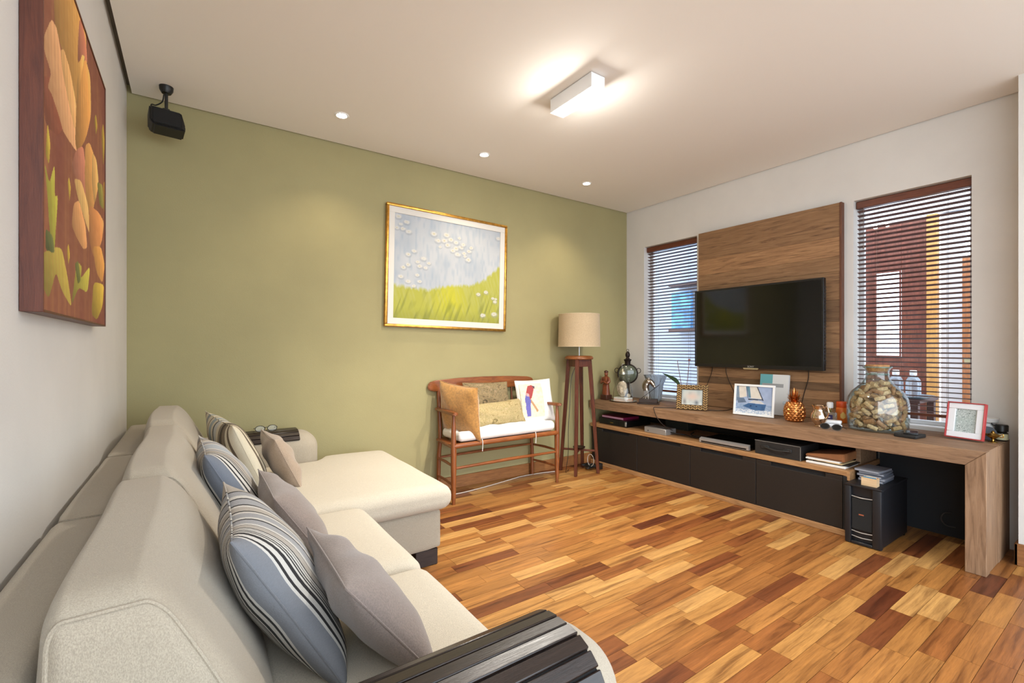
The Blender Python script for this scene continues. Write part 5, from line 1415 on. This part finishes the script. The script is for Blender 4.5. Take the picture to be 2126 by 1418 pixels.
# golden pineapple
ppx, ppy = 3.815, 1.695
t = thing('pineapple', 'shiny copper-gold pineapple ornament', 'ornament', (ppx, ppy, ZT))
m_copper = mat('copper_gold', (214, 142, 82), 0.22, 0.95)
bm = BM(); lathe(bm, [(0, 0), (.045, 0), (.058, .012), (.070, .045), (.072, .075), (.066, .11), (.052, .138), (.034, .152), (.022, .158), (0, .160)], (ppx, ppy, ZT), 32); bodyp = finish('body', bm, m_copper, t)
bm = BM()
for k in range(9):
    z = .014 + k * .0155; r = np.interp(z, [0, .012, .045, .075, .11, .138, .152], [.045, .058, .070, .072, .066, .052, .034])
    for q in range(14):
        a = 2 * PI * (q + .5 * (k % 2)) / 14
        c_ = Vector((ppx + r * math.cos(a), ppy + r * math.sin(a), ZT + z)); nn = Vector((math.cos(a), math.sin(a), 0)); tt = Vector((-math.sin(a), math.cos(a), 0)); wv = r * PI / 14 * 1.0
        tip = bm.verts.new(c_ + nn * .006); cs = [bm.verts.new(c_ + tt * wv + nn * -.001), bm.verts.new(c_ + Vector((0, 0, .0145)) - nn * .001), bm.verts.new(c_ - tt * wv - nn * .001), bm.verts.new(c_ - Vector((0, 0, .0145)) - nn * .001)]
        for i in range(4): bm.faces.new((tip, cs[i], cs[(i + 1) % 4]))
finish('eyes', bm, m_copper, bodyp, smooth=False)
bm = BM()
for k, (nq, out, hh, z0) in enumerate(((9, .058, .034, .152), (8, .052, .056, .156), (7, .038, .080, .160), (4, .012, .100, .160))):
    for q in range(nq):
        a = 2 * PI * (q + .37 * k) / nq; d = Vector((math.cos(a), math.sin(a), 0)); s = Vector((-d.y, d.x, 0)); o_ = Vector((ppx, ppy, ZT + z0))
        p = [o_ + d * .010 + s * .010, o_ + d * .010 - s * .010, o_ + d * (out * .8) - s * .007 + Vector((0, 0, hh * .6)), o_ + d * (out * .8) + s * .007 + Vector((0, 0, hh * .6)), o_ + d * out + Vector((0, 0, hh))]
        v = [bm.verts.new(c_) for c_ in p]; m_ = bm.verts.new(o_ + d * (out * .55 + .010) + Vector((0, 0, hh * .5)))
        bm.faces.new((v[0], v[1], v[2], v[3])); bm.faces.new((v[3], v[2], v[4])); bm.faces.new((v[0], m_, v[1])); bm.faces.new((v[1], m_, v[2])); bm.faces.new((v[2], m_, v[4])); bm.faces.new((v[4], m_, v[3])); bm.faces.new((v[3], m_, v[0]))
finish('crown_leaves', bm, m_copper, t, smooth=False)
# silver jug
jx, jy = 3.69, 1.475
t = thing('silver_jug', 'small polished silver jug with a handle', 'jug', (jx, jy, ZT))
m_jug = mat('warm_silver', (206, 184, 160), 0.12, 1.0)
bm = BM(); lathe(bm, [(0, 0), (.026, 0), (.028, .006), (.022, .012), (.030, .022), (.048, .046), (.052, .066), (.046, .092), (.034, .112), (.031, .126), (.038, .148), (.041, .154), (.036, .150), (.028, .126), (.030, .11), (.040, .09), (.044, .066), (0, .03)], (jx, jy, ZT), 28); finish('body', bm, m_jug, t)
bm = BM(); tube(bm, curve_pts([(jx - .01, jy - .033, ZT + .14), (jx - .015, jy - .055, ZT + .148), (jx - .018, jy - .068, ZT + .115), (jx - .016, jy - .062, ZT + .085), (jx - .012, jy - .048, ZT + .06)]), .0045, 8); finish('handle', bm, m_jug, t)
bm = BM(); tube(bm, [(jx + .005, jy + .034, ZT + .146), (jx + .008, jy + .048, ZT + .152)], [.012, .005], 8); finish('spout', bm, m_jug, t)
# scent bottle, spray can
sx_, sy_ = 3.93, 1.497
t = thing('scent_bottle', 'glass scent bottle with dark label and white cap', 'bottle', (sx_, sy_, ZT))
bm = BM(); box(bm, sx_ - .022, sx_ + .022, sy_ - .042, sy_ + .042, ZT, ZT + .085, .008, 2); finish('glass', bm, mat('clear_bottle', (220, 214, 200), 0.08, trans=.8), t)
bm = BM(); box(bm, sx_ - .0235, sx_ - .0222, sy_ - .026, sy_ + .034, ZT + .016, ZT + .066); lb = finish('label', bm, mat('navy_label', (52, 44, 92), 0.5), t, smooth=False)
bm = BM(); box(bm, sx_ - .0240, sx_ - .0234, sy_ - .010, sy_ + .020, ZT + .044, ZT + .052); finish('label_print', bm, m_paper, lb, smooth=False)
bm = BM(); lathe(bm, [(.010, .084), (.013, .09), (.012, .118), (0, .118)], (sx_, sy_, ZT), 16); finish('collar', bm, mat('pale_gold', (196, 176, 120), 0.25, .8), t)
bm = BM(); lathe(bm, [(0, .116), (.021, .116), (.022, .150), (.018, .158), (0, .158)], (sx_, sy_, ZT), 18); finish('cap', bm, m_cap, t)
ox, oy = 4.045, 1.462
t = thing('spray_can', 'orange spray can beside the scent bottle', 'can', (ox, oy, ZT))
bm = BM(); lathe(bm, [(0, 0), (.036, 0), (.038, .004), (.038, .108), (.034, .114), (0, .114)], (ox, oy, ZT), 24); finish('can', bm, mat('orange_tin', (226, 116, 34), 0.35), t)
bm = BM(); lathe(bm, [(.034, .113), (.036, .118), (.036, .152), (.032, .158), (0, .159)], (ox, oy, ZT), 24); finish('cap', bm, mat('orange_cap', (222, 84, 24), 0.4), t)
bm = BM()
for k in range(10):
    a = PI + .55 + (k - 5) * .09; a2 = a + .09
    vs = [bm.verts.new((ox + .0386 * math.cos(q), oy + .0386 * math.sin(q), ZT + z)) for q, z in ((a, .03 + .012 * abs(k - 5) / 5), (a2, .03 + .012 * abs(k - 4) / 5), (a2, .085 - .02 * abs(k - 4) / 5), (a, .085 - .02 * abs(k - 5) / 5))]
    bm.faces.new(vs)
finish('yellow_mark', bm, mat('yellow_print', (240, 200, 110), 0.4), t)
# white case pieces and dark sunglasses
for k, (z, r_, lab) in enumerate(((0, 8, 'flat white plastic case under another beside the jar of corks'), (.0255, -6, 'flat white plastic case lying on another beside the jar of corks'))):
    t = thing('white_case', lab, 'case', mw=Matrix.Translation((3.755, 1.412, ZT + z)) @ Matrix.Rotation(math.radians(20 + r_), 4, 'Z'))
    bm = BM(); softbox(bm, -.030, .030, -.052, .052, 0, .025, .0115, 8); finish('shell', bm, m_cap, t)
    bm = BM(); tube(bm, [(.0302 * math.cos(2 * PI * q / 24) , .0522 * math.sin(2 * PI * q / 24), .0125) for q in range(24)], .0008, 4, closed=True); finish('split_line', bm, mat('grey_line', (150, 150, 150), 0.5), t)
s0 = Vector((3.615, 1.372, ZT))
t = thing('sunglasses', 'dark sunglasses lying at the front edge beside the jar of corks', 'glasses', s0)
for s in (-1, 1):
    pts = [s0 + Vector((.008 * math.sin(2 * PI * k / 20), s * .036 + .029 * math.cos(2 * PI * k / 20), .022 + .018 * math.sin(2 * PI * k / 20))) for k in range(20)]
    bm = BM(); tube(bm, pts, .0024, 6, closed=True); rim = finish('rim', bm, m_rim, t)
    bm = BM(); bm.faces.new([bm.verts.new(p) for p in pts]); bmesh.ops.solidify(bm, geom=bm.faces[:], thickness=.0015); finish('lens', bm, mat('dark_lens', (46, 44, 42), 0.1), rim)
    bm = BM(); tube(bm, [s0 + Vector((.002, s * .066, .03)), s0 + Vector((.06, s * .066, .012)), s0 + Vector((.095, s * .06, .004))], .0022, 6); finish('temple', bm, m_rim, t)
bm = BM(); tube(bm, [s0 + Vector((0, -.008, .027)), s0 + Vector((0, .008, .027))], .002, 6); finish('bridge', bm, m_rim, t)

# big jar of corks
JX, JY = 3.885, 1.192
jar = thing('cork_jar', 'big greenish glass jar full of wine corks with a cork lid', 'jar', (JX, JY, ZT))
m_jar = clear_glass('jar_glass', (.93, .97, .955), 1.5)
prof = [(0, .004), (.145, .004), (.160, .010), (.165, .03), (.169, .10), (.170, .17), (.162, .22), (.142, .262), (.110, .295), (.084, .322), (.068, .350), (.060, .380), (.062, .410), (.074, .432)]
bm = BM(); lathe(bm, [(0, 0), (.145, 0), (.163, .006)] + [(r + .004, z) for r, z in prof[3:]] + [(.0795, .4335), (.0755, .4335)] + [(r, z) for r, z in prof[::-1]], (JX, JY, ZT), 56); finish('glass', bm, m_jar, jar)
bm = BM(); tube(bm, [(JX + .0785 * math.cos(2 * PI * k / 48), JY + .0785 * math.sin(2 * PI * k / 48), ZT + .433) for k in range(48)], .0045, 8, closed=True)
for zr, rr in ((.385, .0645),): tube(bm, [(JX + rr * math.cos(2 * PI * k / 48), JY + rr * math.sin(2 * PI * k / 48), ZT + zr) for k in range(48)], .003, 6, closed=True)
finish('thick_rim', bm, mat('aqua_glass', (190, 222, 214), 0.06, trans=.85), jar)
m_lid = mat('cork_lid', (176, 128, 84), 0.9, var=(60, 0.18), bmp=(120, 0.3))
bm = BM(); lathe(bm, [(0, .405), (.056, .405), (.066, .430), (.068, .445), (.064, .449), (0, .450)], (JX, JY, ZT), 32); finish('lid', bm, m_lid, jar)
m_cork = []
for k, c in enumerate(((196, 160, 118), (182, 142, 100), (206, 172, 132), (168, 122, 86))): m_cork.append(mat('cork_%d' % k, c, 0.9, var=(90, 0.16), bmp=(150, 0.3)))
cme = []
for m_ in m_cork:
    bm = BM(); lathe(bm, [(0, -.029), (.0125, -.029), (.0138, -.027), (.0138, .027), (.0125, .029), (0, .029)], seg=12)
    me = bpy.data.meshes.new('wine_cork'); bm.to_mesh(me); bm.free()
    me.polygons.foreach_set('use_smooth', [True] * len(me.polygons)); me.set_sharp_from_angle(angle=math.radians(40)); me.materials.append(m_); cme.append(me)
zz = [p[1] for p in prof[3:]]; rr_ = [p[0] for p in prof[3:]]
axes = []      # placed corks as segments, to keep them apart
tries = 0
def segdist(p, d, p2, d2, h=.022):
    best = 9
    for a in (-h, 0, h):
        for b in (-h, 0, h):
            best = min(best, (p + d * a - p2 - d2 * b).length)
    return best
CT = .325
while len(axes) < 230 and tries < 16000:
    tries += 1
    z = random.uniform(.020, CT)
    rmax = float(np.interp(z, zz, rr_))
    a = random.uniform(0, 2 * PI)
    if z > .26: r = rmax * math.sqrt(random.random())
    else: r = random.uniform(max(0, rmax - .075), rmax)
    p = Vector((r * math.cos(a), r * math.sin(a), z))
    d = Vector((random.gauss(0, 1), random.gauss(0, 1), random.gauss(0, .55))).normalized()
    # lie along the glass when close to it
    nrm = Vector((math.cos(a), math.sin(a), 0))
    if random.random() < .75: d = (d - nrm * d.dot(nrm) * .85).normalized()
    ok = True
    for e_ in (-.029, .029):
        q = p + d * e_
        if q.z < .019 or q.z > CT + .02 or math.hypot(q.x, q.y) > float(np.interp(q.z, zz, rr_)) - .017: ok = False
    if not ok: continue
    if any((p - q).length < .066 and segdist(p, d, q, e2) < .0245 for q, e2 in axes): continue
    axes.append((p, d))
    o = bpy.data.objects.new('wine_cork', random.choice(cme)); COL.objects.link(o)
    o.location = Vector((JX, JY, ZT)) + p; o.rotation_euler = d.to_track_quat('Z', 'Y').to_euler()
    tag(o, 'used wine cork in the big glass jar', 'cork', 'wine corks in the glass jar')

# flat black things in front of the jar
t = thing('black_wallet', 'black leather case lying in front of the jar of corks', 'case', mw=Matrix.Translation((3.735, .985, ZT)) @ Matrix.Rotation(math.radians(-8), 4, 'Z'))
bm = BM(); box(bm, -.055, .075, -.062, .055, 0, .022, .005, 2); finish('body', bm, m_leather, t)
bm = BM(); box(bm, -.057, -.054, -.05, .045, .008, .012); finish('zip', bm, mat('dark_zip', (70, 68, 66), 0.3, .6), t, smooth=False)
t = thing('phone', 'dark phone lying on the black leather case', 'phone', mw=Matrix.Translation((3.75, .978, ZT + .0222)) @ Matrix.Rotation(math.radians(14), 4, 'Z'))
bm = BM(); box(bm, -.06, .07, -.038, .034, 0, .009, .003, 2); finish('body', bm, m_gloss, t)
bm = BM(); box(bm, -.052, .062, -.034, .030, .009, .0096); finish('screen', bm, m_screen, t, smooth=False)
# pink-red frame with an embossed silver picture
def emboss(S, T):
    n = smooth_noise(S, T, 9, 12, 101); n2 = smooth_noise(S, T, 22, 26, 102)
    v = np.abs(np.sin(n * 17 + S * 6)) ; b = np.zeros(S.shape + (3,)) + np.array((186, 194, 190.))
    b = mixc(b, (70, 80, 76), np.clip(1 - v * 2.2, 0, 1)); b = mixc(b, (156, 176, 170), np.clip(np.exp(-((T - .5) / .2) ** 2) * n2, 0, 1) * .5)
    return mixc(b, (240, 242, 240), np.clip(n2 - .6, 0, 1) * 1.6)
m_emb = print_mat('embossed_silver', 0.25)
photo_frame('red_photo_frame', 'red-edged white frame with an embossed silver picture', (3.905, .842, ZT), (3.872, .665, ZT), .222, .006, .030, mat('coral_frame', (178, 66, 66), 0.3), emboss, 12, 90, 110, mount=.034, mpic=m_emb, back=mat('white_gloss', (232, 232, 234), 0.25))
# little group behind it
wx, wy = 4.09, .690
t = thing('white_burner', 'white ceramic oil burner behind the red-edged frame', 'burner', (wx, wy, ZT))
bm = BM(); lathe(bm, [(0, 0), (.040, 0), (.044, .004), (.044, .03), (.034, .085), (.034, .096), (.050, .106), (.055, .128), (.052, .130), (.040, .110), (0, .108)], (wx, wy, ZT), 28); finish('body', bm, mat('white_ceramic', (214, 212, 208), 0.3), t)
bm = BM(); lathe(bm, [(0, 0), (.026, 0), (.026, .003), (0, .003)], mw=frame_mw((wx - .0425, wy, ZT + .045), (0, 1, 0), (-1, 0, .1)), seg=20); finish('opening', bm, m_inner, t)
gx, gy = 3.985, .648
t = thing('slate_disc', 'small dark grey round disc propped behind the golden lamp', 'disc', mw=frame_mw((4.005, .672, ZT + .001), (.35, -.9, 0), (.25, .1, 1)))
bm = BM(); lathe(bm, [(0, 0), (.040, 0), (.042, .004), (.040, .008), (0, .008)], mw=Matrix.Translation((0, 0, .041)) @ Matrix.Rotation(PI / 2, 4, 'X'), seg=28); finish('disc', bm, mat('slate', (70, 74, 82), 0.6), t)
bm = BM(); tube(bm, [(0, 0, .06), (0, .03, .003)], .004, 6); finish('stand', bm, m_iron, t)
t = thing('oil_lamp', 'tiny golden oil lamp ornament at the end of the console', 'ornament', (3.945, .642, ZT))
m_brass = mat('brass', (176, 138, 70), 0.22, 0.95)
c = (3.945, .642, ZT)
bm = BM(); lathe(bm, [(0, 0), (.022, 0), (.022, .003), (.008, .008), (.006, .018), (.012, .024), (.028, .036), (.032, .044), (.024, .050), (.010, .056), (.008, .062), (.004, .068), (0, .070)], c, 24); finish('bowl', bm, m_brass, t)
bm = BM(); tube(bm, [(c[0], c[1] + .028, ZT + .042), (c[0], c[1] + .046, ZT + .050), (c[0], c[1] + .056, ZT + .056)], [.008, .005, .004], 8); finish('spout', bm, m_brass, t)
bm = BM(); tube(bm, curve_pts([(c[0], c[1] - .028, ZT + .044), (c[0], c[1] - .042, ZT + .052), (c[0], c[1] - .042, ZT + .036), (c[0], c[1] - .028, ZT + .034)]), .003, 6); finish('handle', bm, m_brass, t)
kx, ky = 4.055, .622
t = thing('dropper_bottle', 'small bottle with black cap and cream label at the console end', 'bottle', (kx, ky, ZT))
bm = BM(); lathe(bm, [(0, 0), (.026, 0), (.028, .003), (.028, .048), (.018, .058), (0, .058)], (kx, ky, ZT), 22); finish('glass', bm, mat('dark_glass', (44, 40, 34), 0.15), t)
bm = BM(); lathe(bm, [(.0284, .008), (.0284, .044)], (kx, ky, ZT), 24); finish('label', bm, mat('cream_label', (204, 204, 168), 0.6), t)
bm = BM(); lathe(bm, [(.016, .056), (.029, .058), (.030, .092), (.026, .098), (0, .098)], (kx, ky, ZT), 20); finish('cap', bm, m_black, t)
bm = BM(); tube(bm, curve_pts([(kx, ky + .028, ZT + .088), (kx, ky + .042, ZT + .096), (kx, ky + .046, ZT + .124)]), .0035, 6); finish('loop', bm, m_black, t)
